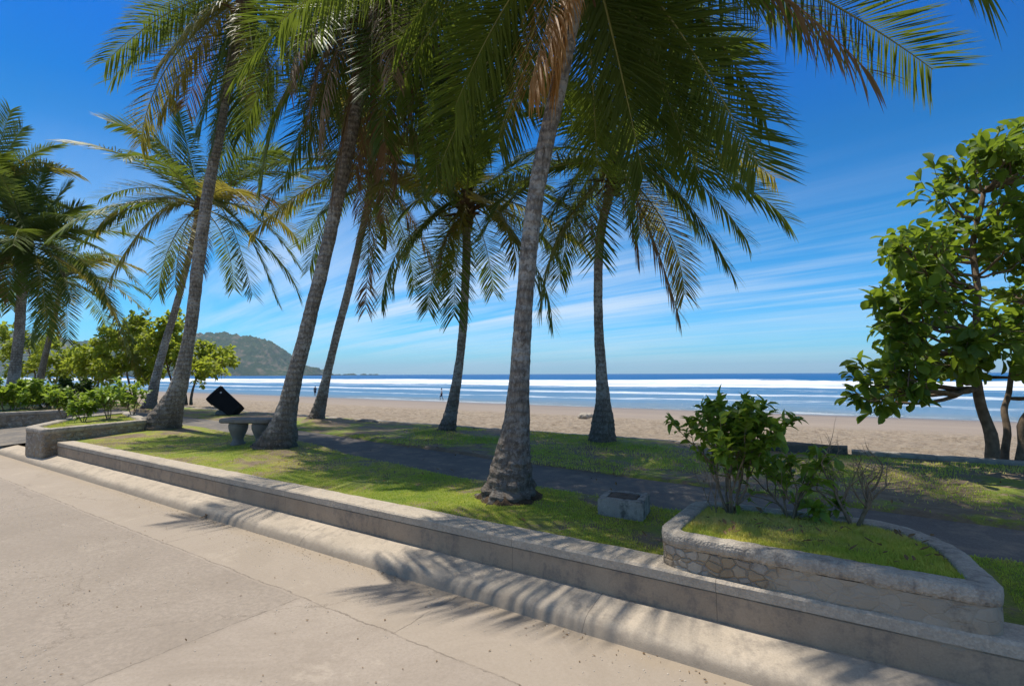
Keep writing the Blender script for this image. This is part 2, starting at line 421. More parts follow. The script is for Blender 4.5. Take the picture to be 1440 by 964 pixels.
def hill_mat():
    m, nt = mat('headland_forest'); g = NT(nt); c = g.coords()
    f = g.noise(c, .02, 6, .7); f2 = g.noise(c, .12, 5, .7)
    cc = g.ramp(f2, [(.3, (.015, .032, .012)), (.55, (.038, .065, .028)), (.75, (.10, .10, .05))])
    cc = g.mix(g.ramp(f, [(.52, 0.0), (.62, .75)]), cc, (.20, .15, .11))
    g.out(cc, .95, g.bump(f2, .8, 6.0), .1)
    return m
M['hill'] = hill_mat()

# ------------------------------------------------------------------ world and sun
SUN_EL = 70.0
sun_h = Vector((-0.78, 0.63, 0)).normalized()          # horizontal direction towards the sun
sun_v = Vector((sun_h.x * math.cos(R(SUN_EL)), sun_h.y * math.cos(R(SUN_EL)), math.sin(R(SUN_EL))))
world = bpy.data.worlds.new("World"); sc.world = world; world.use_nodes = True
wn = world.node_tree; wn.nodes.clear(); g = NT(wn)
sky = g.n('ShaderNodeTexSky', sky_type='NISHITA', sun_disc=False)
sky.sun_elevation = R(SUN_EL); sky.sun_rotation = math.atan2(sun_h.x, sun_h.y)
sky.altitude = 0; sky.air_density = 1.0; sky.dust_density = .3; sky.ozone_density = 3.0
tc = g.n('ShaderNodeTexCoord')
sep = g.n('ShaderNodeSeparateXYZ'); g.l(tc.outputs['Generated'], sep.inputs[0])
zc = g.math('ADD', g.math('MAXIMUM', sep.outputs[2], 0.0), .06)
cx = g.math('DIVIDE', sep.outputs[0], zc); cy = g.math('DIVIDE', sep.outputs[1], zc)
comb = g.n('ShaderNodeCombineXYZ'); g.l(cx, comb.inputs[0]); g.l(cy, comb.inputs[1])
def cmap(rot, scl, loc=(0, 0, 0)):
    m0 = g.n('ShaderNodeMapping', vector_type='POINT'); m0.inputs['Rotation'].default_value = (0, 0, rot)
    g.l(comb.outputs[0], m0.inputs[0])
    mp = g.n('ShaderNodeMapping', vector_type='POINT')
    mp.inputs['Scale'].default_value = scl; mp.inputs['Location'].default_value = loc
    g.l(m0.outputs[0], mp.inputs[0]); return mp.outputs[0]
ROTC = R(-138)
streak = g.noise(cmap(ROTC, (.10, 1.3, 1)), 1.0, 8, .62, .6)
streak2 = g.noise(cmap(ROTC + R(7), (.3, 4.5, 1), (3, 1, 0)), 1.0, 7, .62, .8)
patch = g.noise(cmap(0, (.22, .22, 1), (2.4, 5.1, 0)), 1.0, 3, .5)
cl = g.math('ADD', g.math('MULTIPLY', streak, .74), g.math('MULTIPLY', streak2, .26))
cl = g.math('ADD', cl, g.math('MULTIPLY', g.math('SUBTRACT', patch, .5), .5))
clf = g.ramp(cl, [(.42, 0.0), (.52, .34), (.66, .78)])
elev = g.ramp(sep.outputs[2], [(0.0, .25), (.04, .55), (.12, 1.0), (.20, .85), (.27, .35), (.36, .05), (.42, 0.0), (.62, 0.0), (.72, 1.0)])  # last stops add unseen cirrus overhead, put there as fill light
side = g.ramp(g.math('ADD', g.math('MULTIPLY', sep.outputs[0], .5), .5), [(.2, .7), (.45, 1.0), (.72, .75), (.85, .25)])
clm = g.math('MULTIPLY', g.math('MULTIPLY', clf, elev), side)
hs = g.n('ShaderNodeHueSaturation', i_Saturation=1.22, i_Value=1.0); g.l(sky.outputs[0], hs.inputs['Color'])
skc = g.mix(1.0, hs.outputs[0], g.ramp(sep.outputs[2], [(0, (.42, 1.0, 1.50)), (.08, (.33, .98, 1.42)), (.23, (.12, .86, 1.18)), (.38, (.05, .72, 1.06)), (.5, (.03, .66, 1.22)), (.62, (.5, .85, 1.0))]), 'MULTIPLY')
cloud_fill_col = g.ramp(sep.outputs[2], [(.60, (7.8, 8.2, 8.6)), (.72, (9.6, 8.8, 7.9))])  # low: visible cirrus white; high: warm white of the added overhead fill
mixc = g.mix(clm, skc, cloud_fill_col)
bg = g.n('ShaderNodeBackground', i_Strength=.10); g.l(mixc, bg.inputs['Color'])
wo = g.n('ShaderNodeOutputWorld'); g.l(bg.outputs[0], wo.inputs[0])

sl = bpy.data.lights.new('sun', 'SUN'); sl.energy = 4.6; sl.angle = R(.53); sl.color = (1.0, .94, .84)
so = bpy.data.objects.new('sun', sl); C.objects.link(so)
so.rotation_euler = (-sun_v).to_track_quat('-Z', 'Y').to_euler(); so.location = (0, 0, 30)

sc.view_settings.view_transform = 'Standard'; sc.view_settings.look = 'None'
sc.view_settings.exposure = 0.27; sc.view_settings.gamma = 1
cy_ = sc.cycles
cy_.max_bounces = 8; cy_.diffuse_bounces = 3; cy_.glossy_bounces = 2; cy_.transmission_bounces = 3; cy_.transparent_max_bounces = 4
cy_.use_denoising = True

# ------------------------------------------------------------------ ground heights
ZL = .365                      # lawn level behind the wall
def beach_z(d):
    if d < 10: return .2
    if d < 13: return .2 - (d - 10) * .06
    if d < 56: return .02 - (d - 13) * .0505
    return max(-6, -2.15 - (d - 56) * .03)

PALM_BASES = []
def lawn_h(s, d):
    h = .022 * noise.noise(Vector((s * .6, d * .6, 0))) + .010 * noise.noise(Vector((s * 2.3, d * 2.3, 3)))
    for (ps, pd, r, a) in PALM_BASES:
        q = ((s - ps) ** 2 + (d - pd) ** 2) / (r * r)
        if q < 6: h += a * math.exp(-q)
    return h

def path_near(s):
    return float(np.interp(s, [-40, -20, -14, -9.3, -6, -4, .7, 6, 40], [7.0, 6.6, 6.4, 6.17, 5.45, 5.2, 5.05, 5.0, 5.0]))
def path_far(s):
    return float(np.interp(s, [-40, -20, -13, -8.8, -4.8, -2.3, 1.2, 6, 40], [8.4, 8.0, 7.6, 7.15, 6.55, 6.35, 6.05, 6.0, 6.0]))

def site(o):
    o.rotation_euler = (0, 0, TH); return o

# ground: one big sheet, sand on the sea side
def axis(pts): return np.array(sorted(set(np.round(np.concatenate(pts), 4))))
S = axis([np.linspace(-9000, -300, 12), np.linspace(-300, -60, 30), np.linspace(-60, -25, 60), np.arange(-25, 22, .16), np.linspace(22, 60, 60), np.linspace(60, 300, 25), np.linspace(300, 9000, 10)])
Dd = axis([np.linspace(-4000, -60, 8), np.linspace(-60, 9, 8), np.arange(9.9, 27, .16), np.linspace(27, 60, 70), np.linspace(60, 200, 10), np.linspace(200, 10000, 8)])
V = []
for d in Dd:
    for s in S:
        z = beach_z(d) if d > 9.8 else -.12
        if 10.2 < d < 27 and -60 < s < 60:
            k = min(1, (27 - d) / 4)
            z += k * (.08 * noise.noise(Vector((s * 1.3, d * 1.3, 0))) + .09 * noise.noise(Vector((s * 2.9, d * 2.9, 5))) + .03*noise.noise(Vector((s * .4, d * .4, 9))))
        if s < -160 and d < 0: z += 0
        V.append((s, d, z))
nS = len(S); idx = np.arange(len(V)).reshape(len(Dd), nS)
Fq = np.stack([idx[:-1, :-1], idx[:-1, 1:], idx[1:, 1:], idx[1:, :-1]], -1).reshape(-1, 4)
o = site(fastmesh('beach', np.array(V), Fq, [M['sand']], 4, True)); tag(o, kind='structure')

# sea
S2 = axis([np.sinh(np.linspace(-8.1, 8.1, 240)) * 6.0])
D2 = axis([np.arange(50, 300, 1.2), 300 * np.exp(np.linspace(0, 3.6, 60))])
V = []
def crest(d, d0, w_front, w_back, h):
    x = d - d0
    return h * math.exp(-(x / (w_front if x < 0 else w_back)) ** 2)
for d in D2:
    for s in S2:
        z = -2.08
        if d < 420:
            sh = 9 * noise.noise(Vector((s * .008, 1.3, 0)))
            a = .6 + .5 * noise.noise(Vector((s * .012, 7.7, 0)))
            z += crest(d, 66 + sh * .3, 1.2, 4, .10) + crest(d, 84 + sh * .5, 1.5, 6, .20) + crest(d, 112 + sh, 2, 9, .35)
            z += crest(d, 150 + sh, 2.5, 11, .55) * a + crest(d, 190 + sh, 3, 14, .9) * a + crest(d, 236 + sh * 1.5, 3.2, 18, 1.25) * a + crest(d, 320 + sh * 2, 14, 24, .7)
            z += .05 * noise.noise(Vector((s * .3, d * .6, 0)))
        V.append((s, d, z))
idx = np.arange(len(V)).reshape(len(D2), len(S2))
Fq = np.stack([idx[:-1, :-1], idx[:-1, 1:], idx[1:, 1:], idx[1:, :-1]], -1).reshape(-1, 4)
o = site(fastmesh('sea', np.array(V), Fq, [M['sea']], 4, True)); tag(o, kind='structure')

# road
def strip(name, m, f0, f1, s0, s1, zf, ns, nd, kind='structure', clipfn=None):
    vs = []; fs = []
    for i in range(ns + 1):
        s = s0 + (s1 - s0) * i / ns
        for j in range(nd + 1):
            a, b = f0(s), f1(s); d = a + (b - a) * j / nd
            vs.append((s, d, zf(s, d)))
    for i in range(ns):
        for j in range(nd):
            if clipfn and clipfn(s0 + (s1 - s0) * (i + .5) / ns, f0(s0 + (s1 - s0) * (i + .5) / ns)): continue
            a = i * (nd + 1) + j
            fs.append((a, a + nd + 1, a + nd + 2, a + 1))
    o = site(fastmesh(name, np.array(vs), np.array(fs), [m], 4, True))
    if kind: tag(o, kind=kind)
    return o
strip('road', M['road'], lambda s: -40, lambda s: 3.18, -120, 60, lambda s, d: 0.0, 90, 20)

# sloped kerb with worn rounded profile
mb = MB(); NSs = 400
prof = [(3.13, -.02), (3.142, .012), (3.165, .050), (3.195, .078), (3.235, .094), (3.36, .120), (3.45, .138), (3.50, .142), (3.50, -.1)]
ss = list(np.linspace(-60, 12, NSs + 1)); vs = []
for s in ss:
    for (d, z) in prof:
        w = .008 * noise.noise(Vector((s * 1.7, z * 20, 0)))
        vs.append((s, d + w, z + w * .6))
P = len(prof); fs = []
for i in range(NSs):
    for j in range(P - 1):
        a = i * P + j; fs.append((a, a + P, a + P + 1, a + 1))
o = site(fastmesh('kerb', np.array(vs), np.array(fs), [M['kerb']], 4, True)); tag(o, kind='structure')

# wall builder: extruded profile along a (s,d) line, optional chipped edges
def wall_run(parent, name, m, pts, d_off0, d_off1, z0, z1, bev=.012, jit=.004, step=.08):
    """straight box run between pts[0] and pts[1] in site coords, along s"""
    (s0, d0), (s1, d1) = pts
    L = math.hypot(s1 - s0, d1 - d0); nn = max(2, int(L / step))
    t = Vector(((s1 - s0) / L, (d1 - d0) / L, 0)); q = Vector((-t.y, t.x, 0))
    pr = [(d_off0, z0), (d_off0, z1 - bev), (d_off0 + bev, z1), (d_off1 - bev, z1), (d_off1, z1 - bev), (d_off1, z0)]
    vs = []
    for i in range(nn + 1):
        b = Vector((s0, d0, 0)) + t * (L * i / nn)
        for k, (a, z) in enumerate(pr):
            j = jit * noise.noise(Vector((b.x * 6 + k * 7.1, b.y * 6, z * 9))) if z > z0 else 0
            v = b + q * (a + j); vs.append((v.x, v.y, z + (j * .8 if z > z0 else 0)))
    P = 6; fs = []
    for i in range(nn):
        for k in range(P - 1):
            a = i * P + k; fs.append((a, a + P, a + P + 1, a + 1))
    mb = MB(); mb.add(vs, fs)
    mb.f.append(tuple(range(P))); mb.m.append(0); mb.f.append(tuple(nn * P + k for k in range(P))[::-1]); mb.m.append(0)
    return mb.build(name, m, parent)

w = empty('retaining_wall', (0, 0, 0), 'long low concrete retaining wall between the sloped kerb and the palm lawn', 'wall', rz=TH)
for a, b in ((-13.06, 10.0),):
    wall_run(w, 'wall_face', M['wallface'], [(a, 0), (b, 0)], 3.475, 3.70, -.1, .325)
    wall_run(w, 'wall_cap', M['cap'], [(a, 0), (b, 0)], 3.462, 3.735, .327, .40, .014, .005)

# lawns and paths
zl = lambda s, d: ZL + lawn_h(s, d)

# ------------------------------------------------------------------ palms
def spline(pts, nseg):
    """Catmull-Rom through pts (list of tuples), returns resampled list"""
    P = [Vector(p) for p in pts]
    P = [P[0] * 2 - P[1]] + P + [P[-1] * 2 - P[-2]]
    out = []
    K = len(P) - 3
    for i in range(nseg + 1):
        x = i / nseg * K; k = min(int(x), K - 1); t = x - k
        p0, p1, p2, p3 = P[k:k + 4]
        out.append(.5 * ((2 * p1) + (p2 - p0) * t + (2 * p0 - 5 * p1 + 4 * p2 - p3) * t * t + (3 * p1 - p0 - 3 * p2 + p3) * t ** 3))
    return out

def trunk_mesh(parent, track, Yb, Yt, base_w, rough=1.0, sides=28, rings=170):
    """track: [(px,py,width_px)...] from the ground up"""
    pts = []; rr = []
    N = len(track)
    tot = track[0][1] - track[-1][1]
    for (px, py, wpx) in track:
        f = (track[0][1] - py) / tot
        Y = Yb + (Yt - Yb) * f
        p = at_Y(px, py, Y); pts.append(p); rr.append(wpx / 2 / F * Y / math.sqrt(1 + (p.x / p.y) ** 2) * .97)
    sp = spline([(*p, r) for p, r in []] or pts, rings)
    rs = [v.x for v in spline([Vector((r, 0, 0)) for r in rr], rings)]
    base = pts[0].copy()
    parent.location = base
    mb = MB(); vs = []
    a = Vector((1, 0, 0))
    for i, p in enumerate(sp):
        t = (sp[min(i + 1, rings)] - sp[max(i - 1, 0)]).normalized()
        a = (a - t * a.dot(t)).normalized(); c = t.cross(a)
        h = p.z - base.z
        ring = .5 + .5 * math.sin(i * 1.9)
        for k in range(sides):
            w = 2 * math.pi * k / sides
            dirv = a * math.cos(w) + c * math.sin(w)
            q = p + dirv * rs[i]
            nz = noise.noise(Vector((q.x * 9, q.y * 9, q.z * 4))) * .07 + noise.noise(q * 22) * .05
            low = math.exp(-h / .5)
            root = low * (.22 * noise.noise(Vector((math.cos(w) * 3, math.sin(w) * 3, h * 1.2 + base.x))) + .20 * noise.noise(q * 12) + .16 * noise.noise(Vector((q.x * 26, q.y * 26, q.z * 15))))
            r = rs[i] * (1 + (nz + .018 * ring) * rough + root)
            vs.append(tuple(p + dirv * r - base))
    # sink the bottom ring
    vs = [(x * 1.03, y * 1.03, -.12) if i < sides else (x, y, z) for i, (x, y, z) in enumerate(vs)]
    fs = []
    for i in range(rings):
        for k in range(sides):
            k2 = (k + 1) % sides
            fs.append((i * sides + k, i * sides + k2, (i + 1) * sides + k2, (i + 1) * sides + k))
    mb.add(vs, fs)
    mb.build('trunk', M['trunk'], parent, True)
    mr = MB(); vs = [(0, 0, .16)]; rb = rr[0] * 1.05
    for j, (q, z) in enumerate(((.7, .13), (.88, .08), (1.0, .04), (1.1, .012), (1.2, -.04))):
        for k in range(40):
            w = 6.2832 * k / 40
            nz = 1 + .22 * noise.noise(Vector((math.cos(w) * 2.4 + base.x, math.sin(w) * 2.4, j * .3))) + .10 * noise.noise(Vector((math.cos(w) * 8, math.sin(w) * 8 + base.y, j)))
            vs.append((math.cos(w) * rb * q * nz, math.sin(w) * rb * q * nz, z + .025 * noise.noise(Vector((math.cos(w) * 6, math.sin(w) * 6, j * 2)))))
    fs = [(0, 1 + k, 1 + (k + 1) % 40) for k in range(40)] + [(1 + j * 40 + k, 1 + (j + 1) * 40 + k, 1 + (j + 1) * 40 + (k + 1) % 40, 1 + j * 40 + (k + 1) % 40) for j in range(4) for k in range(40)]
    mr.add(vs, fs); mr.build('roots', M['roots'], parent, True)
    return base, sp[-1], rs[-1]

def rachis_bez(C0, P, arch, n=22):
    d = (P - C0)
    L = d.length
    c1 = C0 + d * .30 + Vector((0, 0, L * arch)); c2 = C0 + d * .72 + Vector((0, 0, L * arch * .75))
    out = []
    for i in range(n + 1):
        t = i / n
        out.append(C0 * (1 - t) ** 3 + c1 * 3 * t * (1 - t) ** 2 + c2 * 3 * t * t * (1 - t) + P * t ** 3)
    return out
def rachis_arc(C0, az, e0, e1, L, n=22):
    p = C0.copy(); out = [p.copy()]
    for i in range(n):
        t = (i + .5) / n
        e = e0 + (e1 - e0) * t ** 1.25
        aa = az
        p = p + Vector((math.cos(e) * math.cos(aa), math.cos(e) * math.sin(aa), math.sin(e))) * (L / n)
        out.append(p.copy())
    return out

def frond(parent, base, pts, leaf, nleaf, lw, kind='green', hang=.5, roll=0.0, seed=0, start=.13, sparse=0.0, name='frond'):
    r = random.Random(seed)
    n_ = len(pts) - 1
    seg = [(pts[i + 1] - pts[i]).length for i in range(n_)]
    L = sum(seg); mb = MB()
    th = .0065 * L + .004
    mb.tube([p - base for p in pts], [th * (1 - .88 * (i / n_) ** .8) for i in range(n_ + 1)], 5, 1)
    ca, sa = math.cos(roll), math.sin(roll)
    Z = Vector((0, 0, 1))
    vs = []; fs = []
    segN = 4 if leaf > .5 else 3
    wind = Vector((r.uniform(-.15, .15), r.uniform(-.15, .15), 0))
    for side in (-1, 1):
        for j in range(nleaf):
            if sparse and r.random() < sparse: continue
            t = start + (1 - start) * (j + r.random() * .5) / nleaf
            x = t * n_; k = min(int(x), n_ - 1); f = x - k
            p = pts[k].lerp(pts[k + 1], f) - base
            T = (pts[min(k + 2, n_)] - pts[max(k - 1, 0)]).normalized()
            Sd = T.cross(Z)
            if Sd.length < .05: Sd = Vector((1, 0, 0))
            Sd.normalize(); U = Sd.cross(T)
            S2_ = Sd * ca + U * sa; U2 = U * ca - Sd * sa
            prof = min(1.0, .45 + (t - start) * 2.6) * (1 - max(0, t - .6) ** 1.6 * 1.6)
            ll = leaf * max(.22, prof) * r.uniform(.82, 1.1)
            al = R(16 + 38 * t + r.uniform(-7, 7))
            D = (S2_ * side * math.cos(al) + T * math.sin(al) + U2 * r.uniform(.0, .25)).normalized()
            wv = (T * math.cos(al) - S2_ * side * math.sin(al)).normalized()
            # fold each leaflet about its own midrib
            wv = (wv + U2 * (.45 + r.uniform(-.25, .25))).normalized()
            q = p.copy(); b = len(vs)
            g_ = hang * r.uniform(.6, 1.4)
            for m_ in range(segN + 1):
                v = m_ / segN
                wd = lw * (1.0 if 0 < v < .7 else (.55 if v == 0 else (1 - v) * 2.6 + .04))
                vs.append(q - wv * wd * .5); vs.append(q + wv * wd * .5)
                D = (D - Z * g_ * .55 / segN * (1 + v) + wind * .1).normalized()
                q = q + D * (ll / segN)
            for m_ in range(segN):
                a = b + 2 * m_; fs.append((a, a + 1, a + 3, a + 2))
    mb.add(vs, fs, 0)
    mats = {'green': [M['frond'], M['rachis']], 'yellow': [M['frond_y'], M['rachis']], 'dead': [M['frond_d'], M['rachis_d']], 'orange': [M['frond_o'], M['rachis_d']]}[kind]
    o = mb.build(name, mats, parent)
    return o

def palm(label, track, Yb, Yt, hand, nrand, L, leaf, nleaf, lw, seed, elr=(-35, 75), azr=None, dead=0, rough=1.0, sides=28, rings=170, grp='coconut palms along the beachfront lawn', skirt=(1.5, 2.6), dead_sp=.35, skip=None, shade_fronds=0):
    t = empty('coconut_palm', (0, 0, 0), label, 'palm tree', grp)
    base, top, rt = trunk_mesh(t, track, Yb, Yt, 0, rough, sides, rings)
    r = random.Random(seed)
    # crown heart: fibrous sheath with stubs of old leaf bases
    mb = MB(); c0 = top - base
    mb.tube([c0 + Vector((0, 0, -.35)), c0 + Vector((0, 0, -.1)), c0 + Vector((0, 0, .2)), c0 + Vector((0, 0, .55)), c0 + Vector((0, 0, .9))],
            [rt * 1.0, rt * 1.35, rt * 1.5, rt * 1.0, rt * .3], 12, 0, True, .12)
    for i in range(16):
        az = r.uniform(0, 6.283); e = R(r.uniform(-50, 50)); ln = r.uniform(.25, .5)
        p0 = c0 + Vector((math.cos(az) * rt * .8, math.sin(az) * rt * .8, r.uniform(-.25, .25)))
        p1 = p0 + Vector((math.cos(az) * math.cos(e), math.sin(az) * math.cos(e), math.sin(e))) * ln
        mb.tube([p0, (p0 + p1) / 2 + Vector((0, 0, .03)), p1], [rt * .4, rt * .28, rt * .10], 6)
    crown = mb.build('crown', M['fibre'], t, False)
    kinds = ['green'] * 7 + ['yellow']
    C0 = top + Vector((0, 0, .25))
    i = 0
    for h in hand:
        px, py, dY = h[:3]; arch = h[3] if len(h) > 3 else .22; kd = h[4] if len(h) > 4 else 'green'; hg = h[5] if len(h) > 5 else r.uniform(.2, .5); rl = h[6] if len(h) > 6 else r.uniform(-.35, .35)
        tip = at_Y(px, py, Yt + dY)
        frond(crown, base, rachis_bez(C0, tip, arch), leaf, nleaf, lw, kd, hg, rl, seed * 100 + i, name='frond' if kd in ('green', 'yellow') else 'dead_frond',
              sparse=0 if kd in ('green', 'yellow') else .3); i += 1
    ga = r.uniform(0, 6.28)
    for k in range(nrand):
        f = k / max(1, nrand - 1)
        az = ga + k * 2.39996
        while skip and skip[0] < math.degrees(az) % 360 < skip[1]: az += 1.1
        if azr: az = R(r.uniform(*azr))
        e0 = R(elr[1] - (elr[1] - elr[0]) * f ** .85 + r.uniform(-6, 6))
        e1 = e0 - R(r.uniform(50, 85)) ; e1 = max(e1, R(-88))
        Lk = L * r.uniform(.82, 1.05) * (.8 + .2 * f)
        frond(crown, base, rachis_arc(C0, az, e0, e1, Lk), leaf, nleaf, lw, r.choice(kinds), r.uniform(.2, .75), r.uniform(-.4, .4), seed * 100 + i); i += 1
    for k in range(shade_fronds):  # upright fronds added above the frame to shade planter and kerb
        az = R(-95 + 225 * ((k * .618) % 1)); e0 = R(r.uniform(25, 70))
        frond(crown, base, rachis_arc(C0, az, e0, e0 - R(60), L * .72 * r.uniform(.85, 1.1)), leaf, int(nleaf * .8), lw, r.choice(kinds), .3, r.uniform(-.4, .4), seed * 100 + i); i += 1
    for k in range(dead):
        az = r.uniform(0, 6.28)
        e0 = R(r.uniform(-60, -20))
        frond(crown, base, rachis_arc(C0 - Vector((0, 0, .2)), az, e0, R(-88), L * r.uniform(*skirt) / 4.0), leaf * .8, nleaf, lw * .7, 'dead', 1.6, r.uniform(-.4, .4), seed * 100 + i, sparse=dead_sp, name='dead_frond'); i += 1
    s_, d_ = sd(base)
    PALM_BASES.append((s_, d_, track[0][2] / 2 / F * Yb * 2.2, .05))
    return t

# near centre palm
palm('tall near palm with mottled grey trunk, standing closest beside the concrete pit block',
     [(716, 708, 96), (717, 690, 76), (719, 668, 62), (722, 635, 49), (727, 590, 37), (731, 520, 29), (737, 430, 25.5), (744, 350, 25), (754, 270, 25), (770, 190, 25), (788, 110, 25), (803, 30, 25), (812, -30, 26), (818, -80, 30)],
     5.45, 5.2,
     [(1312, 98, .4, .12, 'green', .08, .7), (1225, 105, -.2, .20, 'dead', .5), (1066, 232, .4, .14, 'green', .1, .7), (1075, 160, .9, .2), (985, 250, 1.6, .12), (1050, -30, -.6, .2),
      (905, 250, 1.0, .10), (1130, 40, 1.8, .3), (700, 200, 1.8, .12), (640, 150, 1.0, .22), (560, 60, 1.2, .3), (600, -60, 1.6, .3), (745, 120, -.25, .05, 'orange', 1.6), (782, 118, -.1, .05, 'orange', 1.6),
      (840, 230, 1.9, .1), (930, 150, 2.4, .2), (1010, 60, 2.8, .3), (520, -20, 2.4, .3), (660, 90, 2.6, .3),
      (620, 230, 1.9, .14), (960, 200, .8, .12), (1040, 215, 1.5, .16), (870, 150, 1.5, .12),
      (860, -330, -1.0, .25), (960, -330, -.9, .25), (1080, -280, -.7, .2), (760, -260, -.8, .25), (800, -420, -1.35, .2), (920, -440, -1.35, .2), (1040, -430, -1.3, .2), (1160, -380, -1.1, .2), (395, 30, .4, .2), (455, -20, 1.0, .22)],  # fronds mostly above the frame, added to cast shade on planter and kerb
     12, 4.3, .84, 125, .020, 11, elr=(-5, 80), sides=40, rings=320, dead=0, skip=(150, 250), shade_fronds=16)

palm('tall leaning palm with thick grey trunk rising right behind the concrete bench',
     [(385, 640, 82), (389, 628, 64), (396, 605, 46), (405, 570, 29), (414, 530, 24.5), (425, 490, 22), (437, 440, 21), (450, 390, 20), (466, 320, 19.5), (482, 245, 19.5), (498, 170, 19), (511, 100, 19), (522, 40, 19), (530, 0, 20)],
     9.3, 9.0,
     [(400, 250, .3, .15), (330, 110, -.3, .25), (430, 210, .8, .1, 'green', 1.1), (470, 265, -.2, .06, 'dead', 1.5), (560, 262, -.2, .08, 'dead', 1.5), (600, 270, .3, .08, 'green', 1.2), (640, 180, .5, .2), (590, 210, .9, .1, 'dead', 1.4),
      (700, 80, .5, .25), (360, 50, .8, .3), (380, 170, -.8, .2), (610, 120, -1, .25), (545, 240, .6, .05, 'dead', 1.5), (670, 230, 1.2, .2), (440, 60, -1.5, .2), (520, 130, -1.6, .3), (620, 245, .4, .08, 'green', 1.2), (665, 165, .8, .12), (585, 150, -.8, .1, 'dead', 1.5), (612, 205, .2, .05, 'dead', 1.5), (540, 200, -1.0, .1, 'green', 1.3), (500, 240, .5, .08, 'dead', 1.4), (640, 110, 1.2, .15), (690, 210, 1.4, .12)],
     24, 4.6, .80, 95, .023, 21, elr=(-55, 75), dead=9, sides=32, rings=240, skirt=(2.4, 3.6), dead_sp=.2, skip=(205, 300))

palm('tall palm with flared root base beside the end of the small stone planter',
     [(220, 614, 86), (225, 603, 66), (235, 583, 46), (248, 553, 30), (257, 520, 24), (264, 485, 20), (271, 440, 19), (277, 385, 19.5), (284, 330, 19), (291, 280, 18), (299, 235, 17), (308, 190, 16), (320, 120, 16), (333, 50, 16), (343, 10, 17)],
     12.5, 12.0,
     [(148, 88, -.6, .22, 'green', .9), (158, 112, .3, .24), (225, 95, -1.0, .2, 'yellow', 1.0), (222, 165, .6, .16, 'yellow', 1.0), (280, 185, -.8, .10, 'green', 1.2), (300, 205, -.2, .1), (340, 190, .2, .1, 'green', 1.3), (385, 150, .5, .1, 'green', 1.3),
      (420, 110, .3, .2), (260, 150, 1.5, .12, 'dead', 1.2), (365, 170, -1.2, .1, 'yellow', 1.2), (200, 30, 1, .2), (440, 190, -.5, .2), (318, 215, 1.0, .06)],
     15, 5.0, .9, 90, .027, 31, elr=(-30, 75), dead=2, skip=(190, 310))

palm('slim palm with thin leaning trunk just right of the thick palm at the bench',
     [(444, 594, 30), (447, 582, 22), (455, 548, 15), (464, 510, 12), (475, 465, 11.5), (487, 420, 11.5), (499, 370, 11), (509, 325, 10.5), (517, 290, 10.5), (524, 255, 12)],
     14.6, 14.4,
     [(352, 330, -.5, .2, 'yellow', .9), (400, 300, 1, .25), (545, 340, -.6, .1, 'yellow', 1.0), (617, 395, -.6, .2, 'orange', .8), (514, 435, .1, .04, 'dead', .9), (600, 290, .8, .3), (430, 230, .4, .3), (470, 165, 1, .2), (590, 190, .8, .25), (640, 330, .4, .3), (420, 345, 1.5, .2)],
     14, 4.2, .75, 80, .030, 41, elr=(-30, 78), dead=2)

palm('slender upright palm with narrow dark trunk directly left of the closest palm',
     [(626, 612, 32), (630, 600, 24), (638, 560, 16), (646, 510, 12.5), (651, 460, 12), (654, 410, 12), (656, 360, 12.5), (656, 320, 13), (656, 300, 16)],
     11.7, 11.7,
     [(620, 395, -.4, .35, 'yellow', .8), (565, 300, .3, .35), (580, 345, -.8, .3), (760, 410, -.2, .3), (735, 345, .3, .3), (665, 95, .3, .0), (600, 120, .5, .05), (725, 150, .2, .05), (690, 110, -.5, .05), (770, 260, .5, .2), (540, 230, .5, .2), (830, 355, 1.0, .22, 'yellow', .5), (640, 150, -.6, .05)],
     20, 3.7, .75, 88, .026, 51, elr=(-35, 80), dead=1)

palm('dark trunked palm with a broad drooping crown standing right of the near centre palm',
     [(847, 632, 52), (847, 618, 41), (848, 590, 30), (848, 560, 21), (845, 515, 16), (842, 460, 13.5), (841, 410, 13), (842, 360, 13), (846, 320, 13), (854, 285, 13.5), (864, 250, 16)],
     9.9, 9.9,
     [(955, 445, -.3, .18, 'dead', .5), (1030, 385, -.2, .32, 'green', .8), (1052, 340, .2, .35, 'green', .8), (1090, 250, .5, .25, 'yellow', .7), (760, 330, -.2, .3), (700, 300, .4, .3), (775, 355, .8, .3), (900, 330, -1, .35), (800, 120, .3, .1), (880, 60, .2, .0), (950, 110, .5, .15), (1020, 200, .2, .3), (720, 230, .5, .25), (985, 330, 1.0, .3), (1000, 150, -.5, .25), (760, 150, -.4, .2)],
     14, 3.8, .75, 95, .024, 61, elr=(-35, 78), dead=2)

palm('palm with wide pale green crown behind the flared palm on the left',
     [(208, 578, 28), (213, 560, 18), (222, 520, 13), (233, 480, 12), (245, 440, 11), (256, 400, 10), (266, 360, 9.5), (274, 325, 9.5), (280, 300, 12)],
     19.5, 19.5,
     [(92, 200, 0, .16), (150, 170, .5, .18), (140, 280, .4, .22), (110, 345, -.5, .3), (150, 400, -1.5, .4, 'yellow', .9), (390, 425, .0, .4), (355, 415, -1.5, .4), (420, 375, .6, .35), (400, 290, .6, .3, 'dead', .8), (400, 220, .4, .2), (250, 150, .3, .05), (330, 160, .2, .15), (170, 320, 1.0, .3), (430, 250, -.5, .25), (210, 180, -.8, .1)],
     12, 5.2, 1.0, 85, .036, 71, elr=(-30, 78), dead=1)

